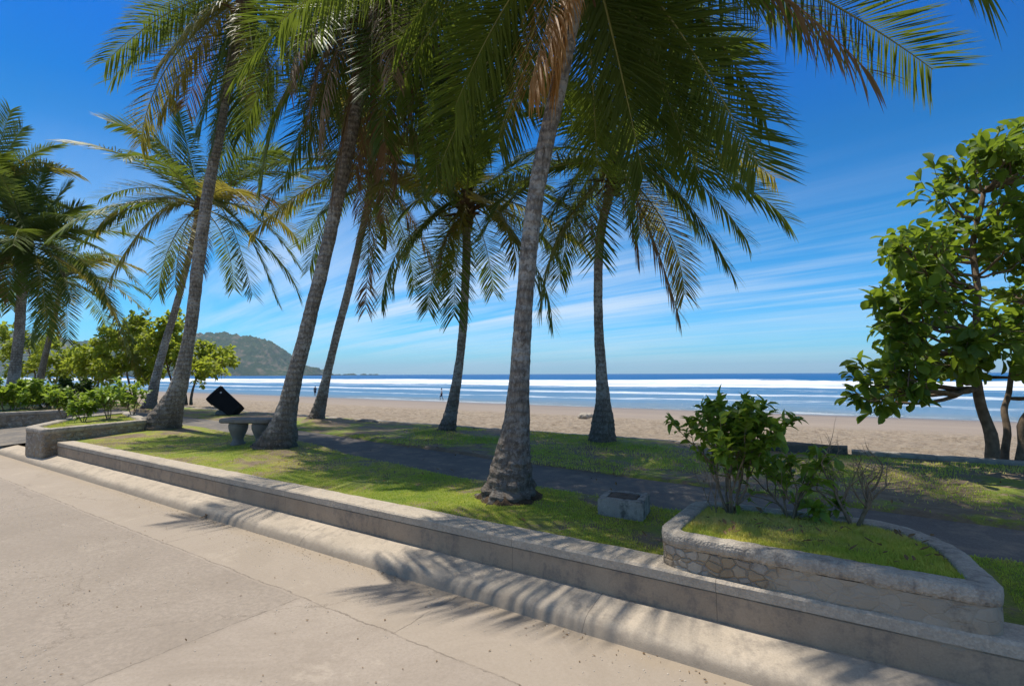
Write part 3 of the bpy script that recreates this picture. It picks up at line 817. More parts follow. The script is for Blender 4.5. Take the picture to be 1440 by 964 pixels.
palm('small palm with low drooping fronds near the hedge planter on the far left',
     [(52, 552, 18), (57, 530, 12), (66, 490, 9.5), (76, 450, 8.5), (83, 415, 8.5), (87, 400, 10)],
     27, 27,
     [(200, 380, -.5, .25, 'yellow', .7), (205, 438, .3, .25), (195, 528, -.5, .42, 'yellow', 1.0), (185, 500, -1.5, .4), (30, 360, 0, .25), (20, 430, 0, .35), (95, 480, -1, .4), (120, 310, .3, .1), (60, 310, .3, .1)],
     14, 5.2, .9, 65, .045, 81, elr=(-35, 78))

palm('dense dark palm with thick trunk and upright fronds at the left edge',
     [(13, 574, 32), (16, 555, 23), (21, 520, 19), (27, 470, 17), (30, 420, 16), (33, 380, 16), (35, 350, 19)],
     21, 21,
     [(130, 330, -.3, .22), (115, 290, .3, .15), (-40, 300, 0, .2), (95, 260, .3, .05), (60, 235, 0, .0), (20, 240, .2, .02), (-20, 380, -.5, .3), (100, 420, -.6, .35), (60, 430, -1, .4), (190, 395, .3, .3), (10, 420, -1.2, .3)],
     20, 4.9, .95, 85, .040, 91, elr=(-40, 80), dead=3)

palm('palm mostly outside the frame at the upper left edge, only its front fronds showing',
     [(-70, 575, 36), (-62, 520, 24), (-50, 430, 20), (-36, 350, 18), (-25, 290, 20)],
     21, 21,
     [(75, 205, 0, .18), (32, 180, .4, .1), (15, 155, 0, .05), (70, 240, .5, .25), (110, 245, .3, .3, 'yellow', .5), (-60, 180, 0, .1), (40, 330, -1, .3)],
     12, 4.6, .9, 75, .042, 101, elr=(-30, 78))

# ------------------------------------------------------------------ lawn sheets and grass (after palms so the turf mounds at their feet)
strip('lawn', M['lawn'], lambda s: 3.70, path_near, -15.85, 10, zl, 460, 36)
strip('seaside_lawn', M['lawn2'], path_far, lambda s: 10.02, -40, 12, lambda s, d: ZL + .02 + lawn_h(s, d) * 1.3 - .07 * max(0, 1 - (d - path_far(s)) / .16), 420, 80)
strip('footpath', M['path'], lambda s: path_near(s) - .05, lambda s: path_far(s) + .25, -40, 12, lambda s, d: ZL - .012 + .004 * noise.noise(Vector((s, d, 0))), 260, 8)
strip('side_path', M['path'], lambda s: 3.2, lambda s: 6.7, -20.3, -15.8, lambda s, d: .15 + .2 * min(1, (d - 3.2) / 3.4), 10, 10)
strip('left_lawn', M['lawn2'], lambda s: 3.4, path_near, -70, -20.2, lambda s, d: .30 + lawn_h(s, d), 120, 12)

def scatter_grass(name, n_, region, zf, hmin, hmax, seed, parent=None, width=.0035, densf=None, world=True):
    rg = np.random.default_rng(seed)
    (s0, s1, d0, d1) = region
    s = rg.uniform(s0, s1, n_); d = rg.uniform(d0, d1, n_)
    if densf is not None:
        keep = densf(s, d, rg); s = s[keep]; d = d[keep]
    k = len(s)
    z = np.array([zf(a, b) for a, b in zip(s, d)])
    az = rg.uniform(0, 6.283, k); h = rg.uniform(hmin, hmax, k); ln = rg.uniform(.1, .9, k) * h
    w_ = width * rg.uniform(.7, 1.4, k)
    V = np.zeros((k, 3, 3))
    V[:, 0] = np.stack([s - np.sin(az) * w_, d + np.cos(az) * w_, z - .003], -1)
    V[:, 1] = np.stack([s + np.sin(az) * w_, d - np.cos(az) * w_, z - .003], -1)
    V[:, 2] = np.stack([s + np.cos(az) * ln, d + np.sin(az) * ln, z + h], -1)
    o = fastmesh(name, V.reshape(-1, 3), np.arange(k * 3).reshape(-1, 3), [M['blade']], 3)
    site(o)
    if parent: o.parent = parent; o.rotation_euler = (0, 0, 0)
    return o
pn = np.vectorize(path_near)
def lawn_dens(s, d, rg):
    dist = np.hypot(s + 0, d - 0)
    nz2 = np.array([noise.noise(Vector((a * 1.1, b * 1.6, 4))) + .5 * noise.noise(Vector((a * 4, b * 4, 4))) for a, b in zip(s, d)])
    return (nz2 < .42 + rg.normal(0, .10, len(s))) & (d < pn(s) - .0 + rg.normal(0, .03, len(s))) & (rg.random(len(s)) < np.clip(1.25 - (-s) / 9.0, .25, 1)) & ~((s > -1.25) & (s < .72) & (d < 4.75))
o = scatter_grass('grass', 300000, (-12.85, 3.2, 3.74, 6.4), zl, .006, .020, 3, densf=lawn_dens)
tag(o, 'short bright green grass of the lawn between the retaining wall and the footpath', 'grass', kind='stuff')
pf = np.vectorize(path_far)
def lawn2_dens(s, d, rg):
    nzv = np.array([noise.noise(Vector((a * .8, b * .8, 2))) for a, b in zip(s, d)])
    return (d > pf(s) + .02 + rg.normal(0, .03, len(s))) & (nzv > -.05 + np.clip((s + 2.5) * .06, 0, .2) + rg.normal(0, .12, len(s)))
o = scatter_grass('grass', 90000, (-9, 6, 6.0, 9.95), lambda s, d: ZL + .02 + lawn_h(s, d) * 1.3, .012, .035, 5, densf=lawn2_dens, width=.005)
tag(o, 'thin worn grass of the strip between the footpath and the beach', 'grass', kind='stuff')

# ------------------------------------------------------------------ planters
def rounded(poly, rads, seg=8):
    """poly CCW list of (s,d); returns rounded outline"""
    out = []; N = len(poly)
    for i in range(N):
        p = Vector((*poly[i], 0)); a = Vector((*poly[i - 1], 0)); b = Vector((*poly[(i + 1) % N], 0)); r = rads[i]
        da = (a - p).normalized(); db = (b - p).normalized()
        p0 = p + da * r; p1 = p + db * r
        for k in range(seg + 1):
            t = k / seg
            q = p0 * (1 - t) ** 2 + p * 2 * t * (1 - t) + p1 * t * t
            out.append((q.x, q.y))
    return out
def dense(outl, step=.025):
    res = []; N = len(outl)
    for i in range(N):
        a = outl[i]; b = outl[(i + 1) % N]; L = math.hypot(b[0] - a[0], b[1] - a[1]); k = max(1, int(L / step))
        for j in range(k): res.append((a[0] + (b[0] - a[0]) * j / k, a[1] + (b[1] - a[1]) * j / k))
    return res
def offset(outl, dist):
    N = len(outl); out = []
    for i in range(N):
        a = Vector((*outl[i - 1], 0)); b = Vector((*outl[(i + 1) % N], 0)); t = (b - a).normalized()
        nrm = Vector((-t.y, t.x, 0))     # inward for CCW
        out.append((outl[i][0] + nrm.x * dist, outl[i][1] + nrm.y * dist))
    return out
def planter(label, poly, rads, z0, ztop, capw, caph, soilz, grp, grass_n, stone=None, lip=.009):
    t = empty('stone_planter', (0, 0, 0), label, 'planter', grp, rz=TH)
    outl = dense(rounded(poly, rads))
    N = len(outl)
    # stone face ring
    mb = MB(); nz = 6; vs = []
    for j in range(nz + 1):
        z = z0 + (ztop - caph - z0) * j / nz
        for i, (a, b) in enumerate(offset(outl, lip)):
            w_ = .010 * noise.noise(Vector((a * 9, b * 9, z * 12)))
            vs.append((a + w_, b + w_, z))
    fs = [(j * N + i, j * N + (i + 1) % N, (j + 1) * N + (i + 1) % N, (j + 1) * N + i) for j in range(nz) for i in range(N)]
    mb.add(vs, fs); mb.build('stone_face', stone or M['stone'], t)
    # cap ring with rounded nose
    inner = offset(outl, capw)
    prof = [(0.03, -caph + .0), (.003, -caph + .004), (0, -caph * .5), (.002, -.010), (.010, -.001), (.05, .004), (capw * .6, .004), (capw - .012, 0), (capw, -.008), (capw, -caph - .05)]
    vs = []
    for (o_, dz) in prof:
        for (a, b) in offset(outl, o_):
            w_ = .0035 * noise.noise(Vector((a * 14, b * 14, dz * 30))) + .003 * noise.noise(Vector((a * 45, b * 45, dz * 60)))
            vs.append((a + w_, b + w_, ztop + dz + w_))
    P = len(prof)
    fs = [(j * N + i, j * N + (i + 1) % N, (j + 1) * N + (i + 1) % N, (j + 1) * N + i) for j in range(P - 1) for i in range(N)]
    mb = MB(); mb.add(vs, fs); mb.build('cap', M['kerbtop'], t, True)
    # soil surface
    cx = sum(p[0] for p in inner) / N; cy2 = sum(p[1] for p in inner) / N
    vs = [(cx, cy2, soilz + .03)]; rings_ = 8
    for j in range(1, rings_ + 1):
        for (a, b) in inner:
            x = cx + (a - cx) * j / rings_ * 1.02; y = cy2 + (b - cy2) * j / rings_ * 1.02
            vs.append((x, y, soilz + .03 * (1 - (j / rings_) ** 2) + .02 * noise.noise(Vector((x * 4, y * 4, 0)))))
    fs = [(0, 1 + i, 1 + (i + 1) % N) for i in range(N)]
    fs += [(1 + (j - 1) * N + i, 1 + j * N + i, 1 + j * N + (i + 1) % N, 1 + (j - 1) * N + (i + 1) % N) for j in range(1, rings_) for i in range(N)]
    mb = MB(); mb.add(vs, fs); mb.build('turf', M['lawn'], t, True)
    if grass_n:
        P_ = np.array(inner)
        def inside(s, d, rg):
            c = np.zeros(len(s), bool); j = len(P_) - 1
            for i in range(len(P_)):
                xi, yi = P_[i]; xj, yj = P_[j]
                cond = ((yi > d) != (yj > d)) & (s < (xj - xi) * (d - yi) / (yj - yi + 1e-12) + xi)
                c ^= cond; j = i
            return c
        o = scatter_grass('grass', grass_n, (min(p[0] for p in inner), max(p[0] for p in inner), min(p[1] for p in inner), max(p[1] for p in inner)),
                          lambda s, d: soilz + .012, .012, .038, 9, parent=t, width=.004, densf=inside)
        o['kind'] = 'stuff'
    return t

GP = 'stone faced planters set along the wall'
planter('large near stone planter with rounded cap holding grass, leafy shrub and bare shrub',
        [(-1.19, 3.50), (.60, 3.46), (.50, 4.25), (.18, 4.68), (-1.18, 4.60)], [.24, .17, .22, .22, .22], .30, .625, .13, .085, .575, GP, 60000)
planter('small stone planter with plain block end where the long retaining wall stops on the left',
        [(-14.12, 3.20), (-13.08, 3.24), (-13.9, 5.4), (-17.5, 6.2), (-16.5, 4.6)], [.22, .10, .25, .3, .3], -.05, .66, .20, .10, .60, GP, 16000)
planter('farthest stone planter, filled with hedge bushes and cut off by the left photo edge',
        [(-30, 3.6), (-20.3, 3.6), (-19.9, 6.0), (-30, 6.2)], [.3, .3, .5, .3], -.05, .66, .20, .10, .60, GP, 0)

# ------------------------------------------------------------------ sea-side wall and steps
w = empty('beach_wall', (0, 0, 0), 'low pale concrete wall along the beach edge in front of the broad leaved tree', 'wall', rz=TH)
wall_run(w, 'wall_body', M['beachwall'], [(-.1, 10.02), (24, 10.02)], 0, .22, -.3, .44, .015, .01)
w = empty('beach_wall', (0, 0, 0), 'half buried low wall edging the worn grass strip behind the palms', 'wall', rz=TH)
wall_run(w, 'wall_body', M['beachwall'], [(-40, 10.05), (-1.6, 10.05)], 0, .2, -.3, .385, .02, .02)
w = empty('low_dark_wall', (0, 0, 0), 'short dark stained wall piece behind the leafy shrub at the beach opening', 'wall', rz=TH)
wall_run(w, 'wall_body', M['darkwall'], [(-1.55, 9.75), (-.15, 9.75)], 0, .22, .2, .53, .03, .03)

# ------------------------------------------------------------------ leaves, shrubs, trees
def leaf_quad(vs, fs, p, D, N, L, Wd, fold=.25, curl=.25, mode=0):
    """obovate leaf: 2 x 3 faces"""
    S_ = D.cross(N).normalized(); N = S_.cross(D).normalized()
    prof = [(0, .06), (.3, .62), (.62, 1.0), (.88, .7), (1.0, .08)] if mode == 0 else [(0, .1), (.35, .95), (.7, .7), (1.0, .03)]
    b = len(vs); K = len(prof)
    for (t, w_) in prof:
        c = p + D * (L * t) - N * (curl * L * t * t)
        e = N * (fold * Wd * w_)
        vs.append(c - S_ * (Wd * w_ * .5) + e); vs.append(c); vs.append(c + S_ * (Wd * w_ * .5) + e)
    for i in range(K - 1):
        a = b + 3 * i
        fs.append((a, a + 1, a + 4, a + 3)); fs.append((a + 1, a + 2, a + 5, a + 4))

def rand_dir(r, up=0.0):
    v = Vector((r.gauss(0, 1), r.gauss(0, 1), r.gauss(0, 1) + up)); return v.normalized()

def branchy(r, mb, p, D, L, rad, depth, tips, maxd, spread=.6, up=.25, nsub=(2, 3), segs=5, sides=6, inner=None):
    pts = [p.copy()]; q = p.copy(); d = D.copy()
    for i in range(segs):
        d = (d + Vector((r.gauss(0, .12), r.gauss(0, .12), r.gauss(0, .10) + up * .08))).normalized()
        q = q + d * (L / segs); pts.append(q.copy())
    r1 = rad * (.62 if depth < maxd else .35)
    mb.tube(pts, [rad + (r1 - rad) * i / segs for i in range(segs + 1)], max(4, sides - depth))
    if depth >= maxd:
        tips.append((pts, d)); return
    if inner is not None and depth >= maxd - 1: inner.append((pts, d))
    for k in range(r.randint(*nsub) + (0 if depth else 1)):
        f = r.uniform(.45, 1.0) if k else 1.0
        x = f * segs; i = min(int(x), segs - 1); pp = pts[i].lerp(pts[i + 1], x - i)
        nd = (d + rand_dir(r, up) * spread).normalized()
        branchy(r, mb, pp, nd, L * r.uniform(.6, .85), r1 * r.uniform(.7, .95), depth + 1, tips, maxd, spread, up, nsub, segs, sides, inner)

def shrub(name, label, cat, base, H, stems, leafL, leafW, nleaf, lm, seed, spread=.5, maxd=2, rad=.012, lean=.35, grp=None, up=.5, mode=1, bare=False, droop=.25, length_f=.42, tm=None, cluster=None, trim=None):
    t = empty(name, base, label, cat, grp); r = random.Random(seed)
    mb = MB(); tips = []; inn = []
    for k in range(stems):
        a = 6.283 * k / stems + r.uniform(-.5, .5)
        D = Vector((math.cos(a) * lean, math.sin(a) * lean, 1)).normalized()
        branchy(r, mb, Vector((math.cos(a) * .04 * lean, math.sin(a) * .04 * lean, -.03)), D, H * length_f, rad * r.uniform(.8, 1.2), 0, tips, maxd, spread, up, inner=inn)
    mb.build('stems', tm or M['twig'], t, True)
    if bare: return t
    vs = []; fs = []
    src = tips + tips + inn
    for i in range(nleaf):
        pts, d = r.choice(src)
        f = r.random() ** .6 * (len(pts) - 1); k = min(int(f), len(pts) - 2)
        p = pts[k].lerp(pts[k + 1], f - k)
        if trim and not trim(p): continue
        D = (d * .5 + rand_dir(r, .2)).normalized()
        N = (Vector((0, 0, 1)) + rand_dir(r) * .6).normalized()
        if abs(D.dot(N)) > .95: continue
        leaf_quad(vs, fs, p, D, N, leafL * r.uniform(.6, 1.25), leafW * r.uniform(.7, 1.2), .2, droop * r.uniform(.3, 1.6), mode)
    m2 = MB(); m2.add(vs, fs); m2.build('foliage', lm, t, True)
    return t

ZP = .60
G1 = 'shrubs growing in the near planter'
shrub('leafy_shrub', 'leafy green shrub with many pale stems at the left end of the near planter', 'shrub', at_z(1028, 722, ZP), 1.05, 7, .09, .055, 1400, M['shrub'], 5, .55, 2, .011, .27, G1, .6)
shrub('leafy_shrub', 'sparse shrub with hanging leaves and one orange leaf in the middle of the near planter', 'shrub', at_z(1112, 728, ZP), .62, 4, .10, .055, 240, M['shrub'], 8, .6, 2, .010, .3, G1, .3, droop=.5)
shrub('bare_shrub', 'leafless brown shrub at the right side of the near planter', 'shrub', at_z(1203, 738, ZP), .80, 4, .05, .03, 0, M['shrub'], 12, .85, 3, .014, .45, G1, .3, bare=True, length_f=.36)
shrub('bare_shrub', 'pale dry twigs poking left out of the leafy shrub in the near planter', 'shrub', at_z(1012, 720, ZP), .42, 3, .05, .03, 0, M['shrub'], 14, .6, 2, .006, .8, G1, .3, bare=True, length_f=.5)
shrub('seedling', 'low broad leaved seedling between the sparse shrub and the bare shrub', 'plant', at_z(1160, 733, ZP), .30, 3, .09, .06, 70, M['shrub'], 15, .6, 1, .006, .5, G1, .3, droop=.5)

# plants of the small left planter
GL = 'young shrubs growing in the small left planter'
for (px, py, H, nl, sdv, lb) in ((90, 592, .85, 520, 31, 'young light green shrub at the front left of the small left planter'),
                                 (118, 594, .6, 380, 32, 'low spreading green shrub in the middle of the small left planter'),
                                 (152, 591, 1.05, 620, 33, 'rounded light green shrub near the back right of the small left planter'),
                                 (186, 586, .95, 300, 34, 'thin young shrub with open twigs at the right rim of the small left planter')):
    p = at_z(px, py, .6)
    shrub('young_shrub', lb, 'shrub', p, H, 4, .13, .075, nl, M['shrub'], sdv, .55, 2, .012, .35, GL, .5)
# hedge plants of the far planter and behind it
GH = 'bushes of the hedge on the far left'
for (px, py, Y, H, nl, sdv, m_, lb) in ((10, 590, 16.0, 1.5, 2200, 41, 'shrub', 'large light green hedge bush cut by the left photo edge'),
                                        (38, 588, 16.6, 1.3, 1800, 42, 'shrub', 'pale green hedge bush second from the left photo edge'),
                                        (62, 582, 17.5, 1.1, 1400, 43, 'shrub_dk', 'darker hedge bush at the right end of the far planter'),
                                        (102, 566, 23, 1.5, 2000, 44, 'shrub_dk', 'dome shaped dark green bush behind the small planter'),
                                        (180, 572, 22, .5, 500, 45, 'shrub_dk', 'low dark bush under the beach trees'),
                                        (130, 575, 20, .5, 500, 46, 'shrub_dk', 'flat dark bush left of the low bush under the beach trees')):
    p = at_Y(px, py, Y)
    p.z = .45
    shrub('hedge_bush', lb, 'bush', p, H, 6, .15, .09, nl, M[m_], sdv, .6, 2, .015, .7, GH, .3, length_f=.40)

# broad leaved trees
def broad_tree(label, base, trunks, crown_pts, leafL, leafW, nleaf, lm, seed, grp=None, trunk_r=.11, name='broad_leaved_tree', cl_r=.45, mode=0):
    """trunks: list of lists of world points (relative radius falls off); crown_pts: cluster centres (world)"""
    t = empty(name, base, label, 'tree', grp); r = random.Random(seed)
    mb = MB()
    ends = []
    for tr, r0 in trunks:
        pts = spline([Vector(p) - base for p in tr], 24)
        pts = [p + Vector((noise.noise(p * 2.5), noise.noise(p * 2.5 + Vector((9, 0, 0))), 0)) * .05 for p in pts]
        mb.tube(pts, [r0 * (1 - .62 * i / 24) * (1 + .35 * math.exp(-i / 1.6)) for i in range(25)], 12, 0, True, .05)
        ends += [(p, r0 * (1 - .62 * i / 24)) for i, p in enumerate(pts) if i > 8]
    vs = []; fs = []
    for c in crown_pts:
        c = Vector(c[:3]) - base
        # limb from the closest trunk point
        best = min(ends, key=lambda e: (e[0] - c).length + max(0, e[0].z - c.z + .2) * 1.5)
        a = best[0]; mid = a.lerp(c, .5) + Vector((r.uniform(-.1, .1), r.uniform(-.1, .1), -.06 * (c - a).length))
        pts = spline([a, mid, c], 8); rr = min(best[1] * .6, .012 + .014 * (c - a).length)
        pts = [p + Vector((r.gauss(0, .015), r.gauss(0, .015), r.gauss(0, .015))) if 0 < i else p for i, p in enumerate(pts)]
        mb.tube(pts, [rr * (1 - .75 * i / 8) for i in range(9)], 6)
        nt = 7
        for k in range(nt):
            e = c + rand_dir(r, .1) * cl_r * r.uniform(.4, 1.0)
            st = pts[r.randint(5, 8)]
            tp = spline([st, st.lerp(e, .5) + rand_dir(r) * .04, e], 4)
            mb.tube(tp, [rr * .28 * (1 - .6 * i / 4) for i in range(5)], 4)
            for q in range(int(nleaf / nt)):
                # rosettes near twig ends
                f = 4 * (1 - (r.random() ** 2) * .75); i_ = min(int(f), 3)
                p = tp[i_].lerp(tp[i_ + 1], f - i_)
                out = (p - st).normalized() if (p - st).length > .01 else rand_dir(r)
                D = (out * .5 + rand_dir(r, .05)).normalized()
                N = (Vector((0, 0, 1)) + rand_dir(r) * .75).normalized()
                if abs(D.dot(N)) > .93: continue
                leaf_quad(vs, fs, p + D * .02, D, N, leafL * r.uniform(.55, 1.2), leafW * r.uniform(.7, 1.15), .22, r.uniform(.0, .6), mode)
    mb.build('trunk', M['bark'], t, True)
    m2 = MB(); m2.add(vs, fs); m2.build('crown', lm, t, True)
    return t

# right tree; cluster centres scattered through the outline seen in the photograph
r = random.Random(77)
YT = 7.75
outline = [(1215, 545), (1228, 520), (1250, 455), (1232, 430), (1262, 400), (1255, 350), (1290, 330), (1318, 300), (1300, 255), (1330, 235), (1365, 225), (1385, 190), (1420, 185), (1450, 180),
           (1560, 160), (1620, 260), (1650, 400), (1600, 520), (1520, 545), (1470, 560), (1440, 500), (1400, 510), (1350, 530), (1300, 535), (1260, 540), (1230, 560)]
def inpoly(x, y, P):
    c = False; j = len(P) - 1
    for i in range(len(P)):
        if ((P[i][1] > y) != (P[j][1] > y)) and x < (P[j][0] - P[i][0]) * (y - P[i][1]) / (P[j][1] - P[i][1]) + P[i][0]: c = not c
        j = i
    return c
cl = []
for (px, py) in [(1228, 528), (1222, 562), (1262, 520), (1292, 500), (1262, 475), (1262, 435), (1300, 440), (1272, 405), (1310, 395), (1268, 352), (1312, 340), (1345, 300), (1308, 262), (1345, 245), (1372, 225), (1405, 205), (1432, 195), (1330, 520), (1370, 505), (1300, 375)]:
    cl.append(at_Y(px, py, YT + r.uniform(-.7, .7)))
while len(cl) < 124:
    px = r.uniform(1230, 1640); py = r.uniform(160, 560)
    if inpoly(px, py, outline): cl.append(at_Y(px, py, YT + r.uniform(-1.3, 1.5)))
bs = at_z(1400, 655, .1); bs = W(*sd(at_Y(1398, 650, YT)), .1)
bs_y = bs.y
def PY(px, py, dY=0): return at_Y(px, py, bs_y + dY)
b0 = bs.copy()
trunks = [([b0, PY(1392, 610), PY(1378, 560), PY(1372, 500), PY(1375, 430), PY(1370, 350, .2), PY(1385, 270, .1)], .085),
          ([b0 + Vector((.25, .1, 0)), PY(1412, 600, .2), PY(1418, 550, .3), PY(1440, 470, .4), PY(1460, 380, .3)], .055),
          ([b0 + Vector((.35, -.1, 0)), PY(1440, 600, -.1), PY(1475, 540, -.2), PY(1520, 450, -.3), PY(1540, 330, -.3)], .075)]
broad_tree('broad leaved green tree with several trunks behind the low beach wall at the right edge', b0, trunks, cl, .20, .125, 62, M['almond'], 3, cl_r=.36)

# beach trees on the left, behind
GB = 'beach almond trees behind the left planters'
def back_tree(label, Y, bx, by, tr, cls, seed, nleaf=120):
    r = random.Random(seed)
    base = at_Y(bx, by, Y); base.z = .15
    T = []
    for (x0, x1, y1, x2, y2) in tr:
        T.append(([Vector((at_Y(x0, by, Y).x, Y, .15)), at_Y(x1, y1, Y + .3), at_Y(x2, y2, Y + r.uniform(-1, 1))], .07))
    cc = [at_Y(px + r.uniform(-7, 7), py + r.uniform(-5, 5), Y + r.uniform(-2.0, 2.0)) for (px, py) in cls for _ in range(3)]
    for c_ in cc: c_.z -= .6
    return broad_tree(label, base, T, cc, .27, .17, nleaf, M['almond_far'], seed, GB, name='beach_tree', cl_r=.75)
back_tree('beach almond tree with the widest light green crown reaching out over the headland view', 27, 262, 562,
          [(262, 258, 530, 250, 490), (268, 275, 535, 290, 500), (258, 240, 530, 225, 480)],
          [(215, 450), (240, 455), (262, 470), (290, 480), (310, 490), (322, 487), (235, 480), (260, 495), (285, 502), (205, 470), (300, 500), (245, 440), (220, 490)], 201)
back_tree('beach almond tree with thin crossed trunks, middle one behind the small planter', 29, 185, 560,
          [(185, 180, 530, 170, 495), (190, 195, 530, 205, 500), (176, 168, 535, 150, 500)],
          [(150, 480), (175, 470), (190, 490), (165, 500), (205, 505), (145, 505), (185, 455), (215, 510), (160, 460), (195, 440)], 202)
back_tree('small beach almond tree at the left of the group, nearest the low drooping palm', 31, 120, 556,
          [(120, 122, 530, 125, 505), (132, 140, 530, 145, 505)],
          [(112, 492), (130, 500), (150, 512), (105, 505), (125, 480), (145, 495)], 203)
back_tree('dark beach tree behind the palms at the left photo edge', 33, 60, 556,
          [(55, 50, 530, 40, 490), (75, 80, 530, 90, 500)],
          [(10, 480), (35, 470), (60, 490), (85, 505), (20, 500), (95, 490), (5, 450), (45, 500), (70, 470)], 204)

# ------------------------------------------------------------------ headland
def headland(name, prof, Y0, depth, seed, label=None, zbase=-3):
    xs = np.linspace(prof[0][0], prof[-1][0], 420)
    K = 60; vs = []
    for i, px in enumerate(xs):
        py = float(np.interp(px, [p[0] for p in prof], [p[1] for p in prof]))
        top = at_Y(px, py, Y0)
        hz = max(0.0, top.z) * .96
        for j in range(K + 1):
            t = j / K
            Y = Y0 + (t - .42) * depth
            f = math.sin(math.pi * min(1, max(0, t))) ** .75
            X = top.x / Y0 * (Y0 + (t - .42) * depth * .35)
            z = hz * f
            q = Vector((X * .05, Y * .05, seed))
            z += f * (14 * abs(noise.noise(q * .5)) + 9.0 * noise.noise(q * 1.1) + 7 * noise.noise(q * 2.3) + 5 * noise.noise(q * 5)) * min(1, hz / 15) + (12 * noise.noise(q * .25)) * f * (1 - f) * 2 * min(1, hz / 30)
            vs.append((X, Y, z + zbase * (1 - f)))
    K1 = K + 1
    idx = np.arange(len(vs)).reshape(len(xs), K1)
    Fq = np.stack([idx[:-1, :-1], idx[1:, :-1], idx[1:, 1:], idx[:-1, 1:]], -1).reshape(-1, 4)
    o = fastmesh(name, np.array(vs), Fq, [M['hill']], 4, True); tag(o, kind='structure'); return o
headland('headland', [(60, 505), (90, 492), (120, 478), (150, 472), (200, 474), (240, 470), (290, 467), (312, 466), (330, 470), (355, 473), (372, 478), (388, 488), (400, 500), (412, 511), (425, 516), (437, 519), (447, 526.3)], 2400, 800, 3.0)
headland('far_hills', [(-260, 470), (-100, 455), (0, 462), (60, 470), (110, 480), (150, 500), (200, 515), (240, 526)], 2900, 900, 8.0)
mb = MB()
for i in range(26):
    px = rnd.uniform(462, 532); h = rnd.uniform(3, 9) * (1 - abs(px - 500) / 45)
    p = at_Y(px, 526, 3000); p.z = -2.5; q = rnd.uniform(5, 16)
    mb.tube([p, p + Vector((0, 0, max(2, h) * .6 + 2)), p + Vector((1, 0, max(2, h) + 2.5))], [q * 1.5, q, q * .3], 7, 0, True, .3)
tag(mb.build('islet', M['hill']), kind='structure')

m, nt = mat('sea_haze'); g = NT(nt)
vp = g.n('ShaderNodeVolumePrincipled', i_Density=.00009, i_Anisotropy=.1); vp.inputs['Color'].default_value = (.62, .82, 1.0, 1)
vo = g.n('ShaderNodeOutputMaterial'); g.l(vp.outputs[0], vo.inputs['Volume'])
mb = MB(); a_ = 16000
mb.add([(x, y, z) for z in (-8, 285) for x, y in ((-a_, -6000), (a_, -6000), (a_, a_), (-a_, a_))], [(0, 3, 2, 1), (4, 5, 6, 7), (0, 1, 5, 4), (1, 2, 6, 5), (2, 3, 7, 6), (3, 0, 4, 7)])
tag(mb.build('haze', m), kind='stuff')

# ------------------------------------------------------------------ bench, bin, pit block, stones
def lathe(mb, c, prof, sides=20, sx=1, sy=1, mi=0):
    vs = []; N = len(prof)
    for (r_, z) in prof:
        for k in range(sides):
            w_ = 6.2832 * k / sides; vs.append((c[0] + math.cos(w_) * r_ * sx, c[1] + math.sin(w_) * r_ * sy, c[2] + z))
    fs = [(j * sides + k, j * sides + (k + 1) % sides, (j + 1) * sides + (k + 1) % sides, (j + 1) * sides + k) for j in range(N - 1) for k in range(sides)]
    fs.append(tuple(range(sides))[::-1]); fs.append(tuple((N - 1) * sides + k for k in range(sides)))
    mb.add(vs, fs, mi)
bp = at_z(350, 627, ZL)
bench = empty('concrete_bench', bp, 'weathered concrete bench with a thick slab on baluster legs left of the thick leaning palm', 'bench', rz=R(-6))
out_ = rounded([(-.52, -.22), (.52, -.22), (.52, .22), (-.52, .22)], [.14] * 4, 6)
mb = MB(); K = len(out_); vs = []
for (o_, z) in ((.03, .44), (0, .455), (0, .50), (.02, .52)):
    vs += [(a, b, z) for a, b in offset(out_, o_)]
mb.add(vs, [(j * K + i, j * K + (i + 1) % K, (j + 1) * K + (i + 1) % K, (j + 1) * K + i) for j in range(3) for i in range(K)] + [tuple(range(K))[::-1], tuple(3 * K + i for i in range(K))])
mb.build('seat', M['bench'], bench)
for x in (-.22, .24):
    mb = MB(); lathe(mb, (x, 0, 0), [(.15, -.04), (.15, .05), (.11, .09), (.10, .14), (.15, .24), (.185, .33), (.19, .40), (.17, .445)], 20, .85, 1.0)
    mb.build('leg', M['bench'], bench, True)

bnp = at_Y(322, 583, 17.3); bnp.z = ZL
bt = empty('litter_bin', bnp, 'black litter bin tipped over sideways on the grass at the beach edge', 'litter bin')
mb = MB()
# body: tapered box, in its own frame, then tipped
def taperbox(mb, w0, d0, w1, d1, z0, z1, Mx, bev=.02):
    vs = []
    for (w_, d_, z) in ((w0, d0, z0), (w1, d1, z1)):
        o2 = rounded([(-w_ / 2, -d_ / 2), (w_ / 2, -d_ / 2), (w_ / 2, d_ / 2), (-w_ / 2, d_ / 2)], [bev] * 4, 3)
        vs += [Mx @ Vector((a, b, z)) for a, b in o2]
    K = len(vs) // 2
    mb.add(vs, [(i, (i + 1) % K, K + (i + 1) % K, K + i) for i in range(K)] + [tuple(range(K))[::-1], tuple(K + i for i in range(K))])
Mx = Matrix.Translation((.26, 0, .10)) @ Matrix.Rotation(R(-52), 4, 'Y') @ Matrix.Rotation(R(24), 4, 'Z')
taperbox(mb, .50, .50, .60, .60, -.02, .86, Mx)
mb.build('body', M['bin'], bt)
mb = MB(); mb.tube([Vector((.16, .1, -.05)), Vector((.14, .1, .2)), Vector((.08, .05, .42))], [.035, .033, .03], 8); mb.build('post', M['block'], bt)
mb = MB(); taperbox(mb, .64, .64, .60, .60, .865, .93, Mx); taperbox(mb, .60, .60, .30, .34, .932, 1.0, Mx)
lid = mb.build('lid', M['bin'], bt)
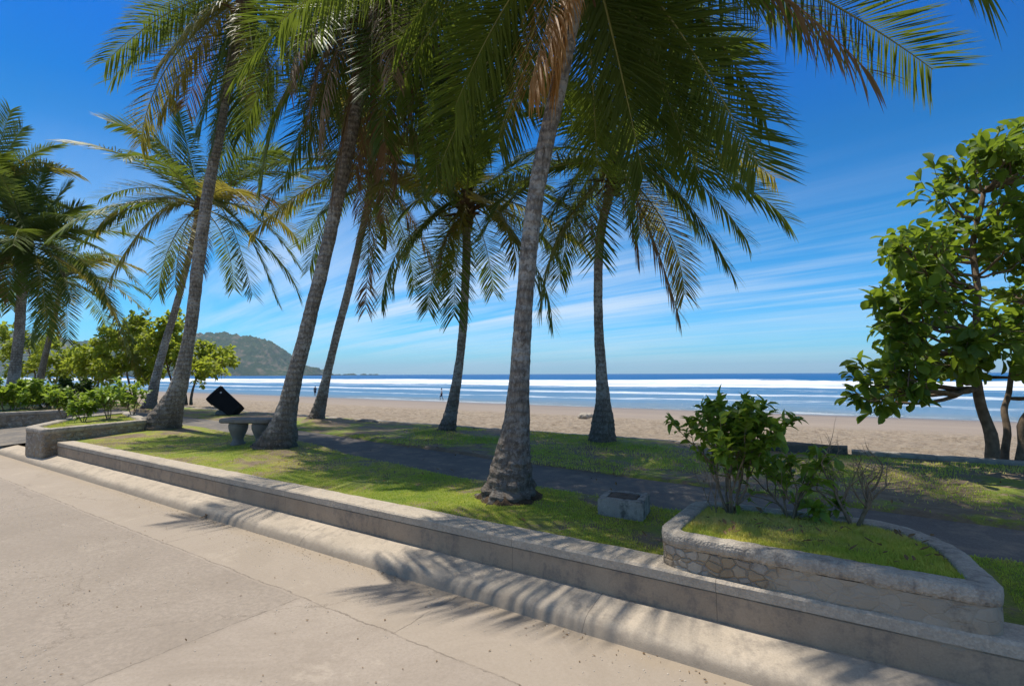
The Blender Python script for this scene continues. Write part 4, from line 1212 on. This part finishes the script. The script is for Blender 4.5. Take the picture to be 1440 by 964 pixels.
mb = MB(); taperbox(mb, .05, .01, .05, .01, .72, .77, Mx @ Matrix.Translation((.14, -.302, 0)), .004)
mb.build('sticker', M['cloth_w'], bt)
def stone(label, p, sx, sy, sz, seed, m_='rock', name='stone', cat='stone', grp=None):
    bm = bmesh.new(); bmesh.ops.create_icosphere(bm, subdivisions=3, radius=1)
    for v in bm.verts:
        k = 1 + .25 * noise.noise(v.co * 1.6 + Vector((seed, 0, 0))) + .1 * noise.noise(v.co * 5)
        v.co = Vector((v.co.x * sx * k, v.co.y * sy * k, v.co.z * sz * k + sz * .45))
    me = bpy.data.meshes.new(name); bm.to_mesh(me); bm.free(); me.materials.append(M[m_])
    o = bpy.data.objects.new(name, me); C.objects.link(o); o.location = p
    return tag(o, label, cat, grp)
stone('grey stone lying under the tipped black litter bin', at_z(315, 583, ZL), .32, .2, .13, 3)
stone('dark rounded stone at the edge of the worn grass right of the slim leaning palm', at_z(516, 594, ZL), .30, .12, .07, 5)
stone('small pale stone beside the slim leaning palm', at_z(478, 591, ZL), .14, .1, .06, 6)
p = at_z(821, 587, -.35); stone('pale lump of sandstone on the dry beach left of the dark trunked palm', p, .26, .18, .15, 8, 'driftsand')
p = at_z(829, 586, -.35); stone('smaller pale lump touching the sandstone lump on the dry beach', p, .16, .15, .13, 9, 'driftsand')

# pit block with rusty lid
c0 = at_z(878, 722, ZL)
pit = empty('pit_block', c0, 'square concrete pit block with rusty lid on the lawn left of the near planter', 'drain box', rz=R(-24))
def jitbox(mb, w_, d_, z0, z1, j=.006, seed=1, nx=10, nz=4, hole=0.0):
    r = random.Random(seed)
    bm = bmesh.new(); bmesh.ops.create_cube(bm, size=1)
    bmesh.ops.bevel(bm, geom=bm.edges[:], offset=.05, segments=2, affect='EDGES')
    bmesh.ops.subdivide_edges(bm, edges=bm.edges[:], cuts=4, use_grid_fill=True)
    vs = []
    for v in bm.verts:
        c = Vector((v.co.x * w_, v.co.y * d_, z0 + (v.co.z + .5) * (z1 - z0)))
        k = noise.noise(c * 14 + Vector((seed * 3.1, 0, 0))) * j + noise.noise(c * 45) * j * .5
        vs.append(c * (1 + k / .3) if True else c)
    bm.verts.index_update()
    mb.add(vs, [[v.index for v in f.verts] for f in bm.faces]); bm.free()
mb = MB()
for (x, y, w_, d_) in ((0, -.16, .42, .07), (0, .16, .42, .07), (-.175, 0, .07, .25), (.175, 0, .07, .25)):
    m3 = MB(); jitbox(m3, w_, d_, -.04, .17, .012, 2 + x * 3 + y * 5)
    mb.add([(a + x, b + y, c) for a, b, c in m3.v], m3.f)
mb.build('box', M['block'], pit)
mb = MB(); jitbox(mb, .27, .24, .135, .172, .02, 4); mb.build('lid', M['rust'], pit)

# ------------------------------------------------------------------ people on the beach
def person(label, foot, H, face, stride, shirt, seed):
    k = H / 1.72
    me = bpy.data.meshes.new('person')
    J = {'pel': (0, 0, .95), 'wai': (0, 0, 1.08), 'che': (0, .02, 1.30), 'nec': (0, .02, 1.47), 'hd0': (0, .035, 1.56), 'hd1': (0, .03, 1.66),
         'hl': (-.09, 0, .90), 'kl': (-.10, .10 + stride * .5, .50), 'al': (-.10, stride * .6, .08), 'tl': (-.10, stride * .6 + .16, .03),
         'hr': (.09, 0, .90), 'kr': (.10, .03 - stride * .3, .49), 'ar': (.10, -stride, .10), 'tr': (.10, -stride + .15, .03),
         'sl': (-.18, .0, 1.40), 'el': (-.24, -.08, 1.14), 'wl': (-.23, .06, .92), 'fl': (-.22, .10, .82),
         'sr': (.18, .0, 1.40), 'er': (.24, -.02, 1.13), 'wr': (.25, .16, .95), 'fr': (.24, .22, .87)}
    rad = {'pel': (.15, .11), 'wai': (.13, .095), 'che': (.155, .105), 'nec': .05, 'hd0': .075, 'hd1': (.08, .09), 'hl': .095, 'kl': .058, 'al': .038, 'tl': .03, 'hr': .095, 'kr': .058, 'ar': .038, 'tr': .03,
           'sl': .055, 'el': .04, 'wl': .028, 'fl': .022, 'sr': .055, 'er': .04, 'wr': .028, 'fr': .022}
    names = list(J); ix = {a: i for i, a in enumerate(names)}
    ed = [('pel', 'wai'), ('wai', 'che'), ('che', 'nec'), ('nec', 'hd0'), ('hd0', 'hd1'), ('pel', 'hl'), ('hl', 'kl'), ('kl', 'al'), ('al', 'tl'), ('pel', 'hr'), ('hr', 'kr'), ('kr', 'ar'), ('ar', 'tr'),
          ('che', 'sl'), ('sl', 'el'), ('el', 'wl'), ('wl', 'fl'), ('che', 'sr'), ('sr', 'er'), ('er', 'wr'), ('wr', 'fr')]
    me.from_pydata([tuple(c * k for c in J[a]) for a in names], [(ix[a], ix[b]) for a, b in ed], [])
    me.materials.append(M['skin'])
    t = empty('person', foot, label, 'person', rz=face)
    o = bpy.data.objects.new('body', me); C.objects.link(o); o.parent = t
    md = o.modifiers.new('skin', 'SKIN'); o.modifiers.new('sub', 'SUBSURF').levels = 1; o.modifiers['sub'].render_levels = 2
    for a in names:
        v = me.skin_vertices[0].data[ix[a]]; rr = rad[a]; v.radius = (rr[0] * k, rr[1] * k) if isinstance(rr, tuple) else (rr * k, rr * k); v.use_root = a == 'pel'
    def limb(mb, pts, rs, sx=1.0):
        mb.tube([Vector(p) * k for p in pts], [q * k for q in rs], 12)
    mb = MB()
    lathe(mb, (0, 0, 0), [(.165 * k, .86 * k), (.17 * k, .95 * k), (.145 * k, 1.06 * k)], 16, 1, .8)
    for a, b in (('hl', 'kl'), ('hr', 'kr')):
        A = Vector(J[a]); B = Vector(J[b]); limb(mb, [A, A.lerp(B, .45), A.lerp(B, .85)], [.105, .098, .088])
    mb.build('shorts', M['cloth_d'], t, True)
    if shirt:
        mb = MB(); lathe(mb, (0, .015 * k, 0), [(.15 * k, 1.02 * k), (.155 * k, 1.15 * k), (.18 * k, 1.33 * k), (.15 * k, 1.43 * k), (.06 * k, 1.48 * k)], 16, 1, .72)
        for a, b in (('sl', 'el'), ('sr', 'er')):
            A = Vector(J[a]); B = Vector(J[b]); limb(mb, [A, A.lerp(B, .5)], [.07, .062])
        mb.build('shirt', M[shirt], t, True)
    mb = MB(); lathe(mb, (0, .01 * k, 1.60 * k), [(.09 * k, -.03 * k), (.105 * k, .03 * k), (.10 * k, .09 * k), (.06 * k, .13 * k), (.01 * k, .14 * k)], 14, .92, 1.05)
    mb.build('hair', M['hair'], t, True)
p = at_z(621, 562.5, -2.02); person('person in white shirt and dark shorts walking along the waterline', p, 1.72, R(100), .26, 'cloth_w', 1)
p = at_z(443, 556.5, -2.0); person('distant person in dark clothes standing at the waterline between the two leaning palms', p, 1.7, R(20), .10, 'cloth_d', 2)

# ------------------------------------------------------------------ litter
r = random.Random(5)
vs = []; fs = []
for i in range(330):
    if i < 200:
        s = r.uniform(-9, 3); d = min(3.14, 3.14 - abs(r.gauss(0, .10)))
    elif i < 330:
        s = r.uniform(-8, 2.5); d = r.uniform(.8, 3.1)
    else: continue
    p = Vector((s, d, .004)); D = Vector((r.gauss(0, 1), r.gauss(0, 1), r.uniform(0, .3))).normalized()
    leaf_quad(vs, fs, p, D, Vector((r.gauss(0, .2), r.gauss(0, .2), 1)), r.uniform(.008, .026), r.uniform(.005, .012), .15, .03, 1)
for (px, py) in ((285, 727), (300, 724), (292, 722)):
    for k in range(3):
        q = at_z(px + r.uniform(-8, 8), py + r.uniform(-2, 2), 0); s, d = sd(q)
        leaf_quad(vs, fs, Vector((s, d, .005)), Vector((r.gauss(0, 1), r.gauss(0, .5), .1)).normalized(), Vector((0, 0, 1)), .12, .035, .3, -.3, 1)
for k in range(60):
    s = r.uniform(-1.0, .4); d = r.uniform(3.7, 4.5)
    leaf_quad(vs, fs, Vector((s, d, .62)), Vector((r.gauss(0, 1), r.gauss(0, 1), .2)).normalized(), Vector((r.gauss(0, .4), 0, 1)), r.uniform(.02, .07), r.uniform(.01, .035), .3, -.3, 1)
for k in range(200):
    s = r.uniform(-8, 3); d = r.uniform(3.8, 9.5)
    leaf_quad(vs, fs, Vector((s, d, ZL + .05)), Vector((r.gauss(0, 1), r.gauss(0, 1), .1)).normalized(), Vector((r.gauss(0, .4), 0, 1)), r.uniform(.03, .09), r.uniform(.01, .03), .3, -.3, 1)
m2 = MB(); m2.add(vs, fs); o = site(m2.build('leaf_litter', M['frond_d']))
tag(o, 'dry leaf bits and straw scattered along the gutter, the planter and the lawn', 'litter', kind='stuff')

r = random.Random(9); vs = []; fs = []
for i in range(3600):
    if i < 2300: s = r.uniform(-11, -3.2); d = r.uniform(-.5, 2.42)
    elif i < 3300: s = r.uniform(-10, 3.2); d = 3.12 - abs(r.gauss(0, .22))
    else: s = r.uniform(-6, 3); d = r.uniform(0, 3)
    if i < 2300 and noise.noise(Vector((s * .9, d * .9, 1))) < -.02: continue
    q = r.uniform(.0015, .005) * (1.3 if i < 2300 else 1); z = .002; b = len(vs); a = r.uniform(0, 6.28)
    for k in range(4):
        vs.append((s + math.cos(a + k * 1.57) * q * r.uniform(.7, 1.5), d + math.sin(a + k * 1.57) * q * r.uniform(.7, 1.5), z))
    vs.append((s, d, z + q * 1.1))
    fs += [(b + k, b + (k + 1) % 4, b + 4) for k in range(4)]
m2 = MB(); m2.add(vs, fs); o = site(m2.build('gravel', M['pebble']))
tag(o, 'tiny pale grit scattered over the road and along its gutter', 'gravel', kind='stuff')
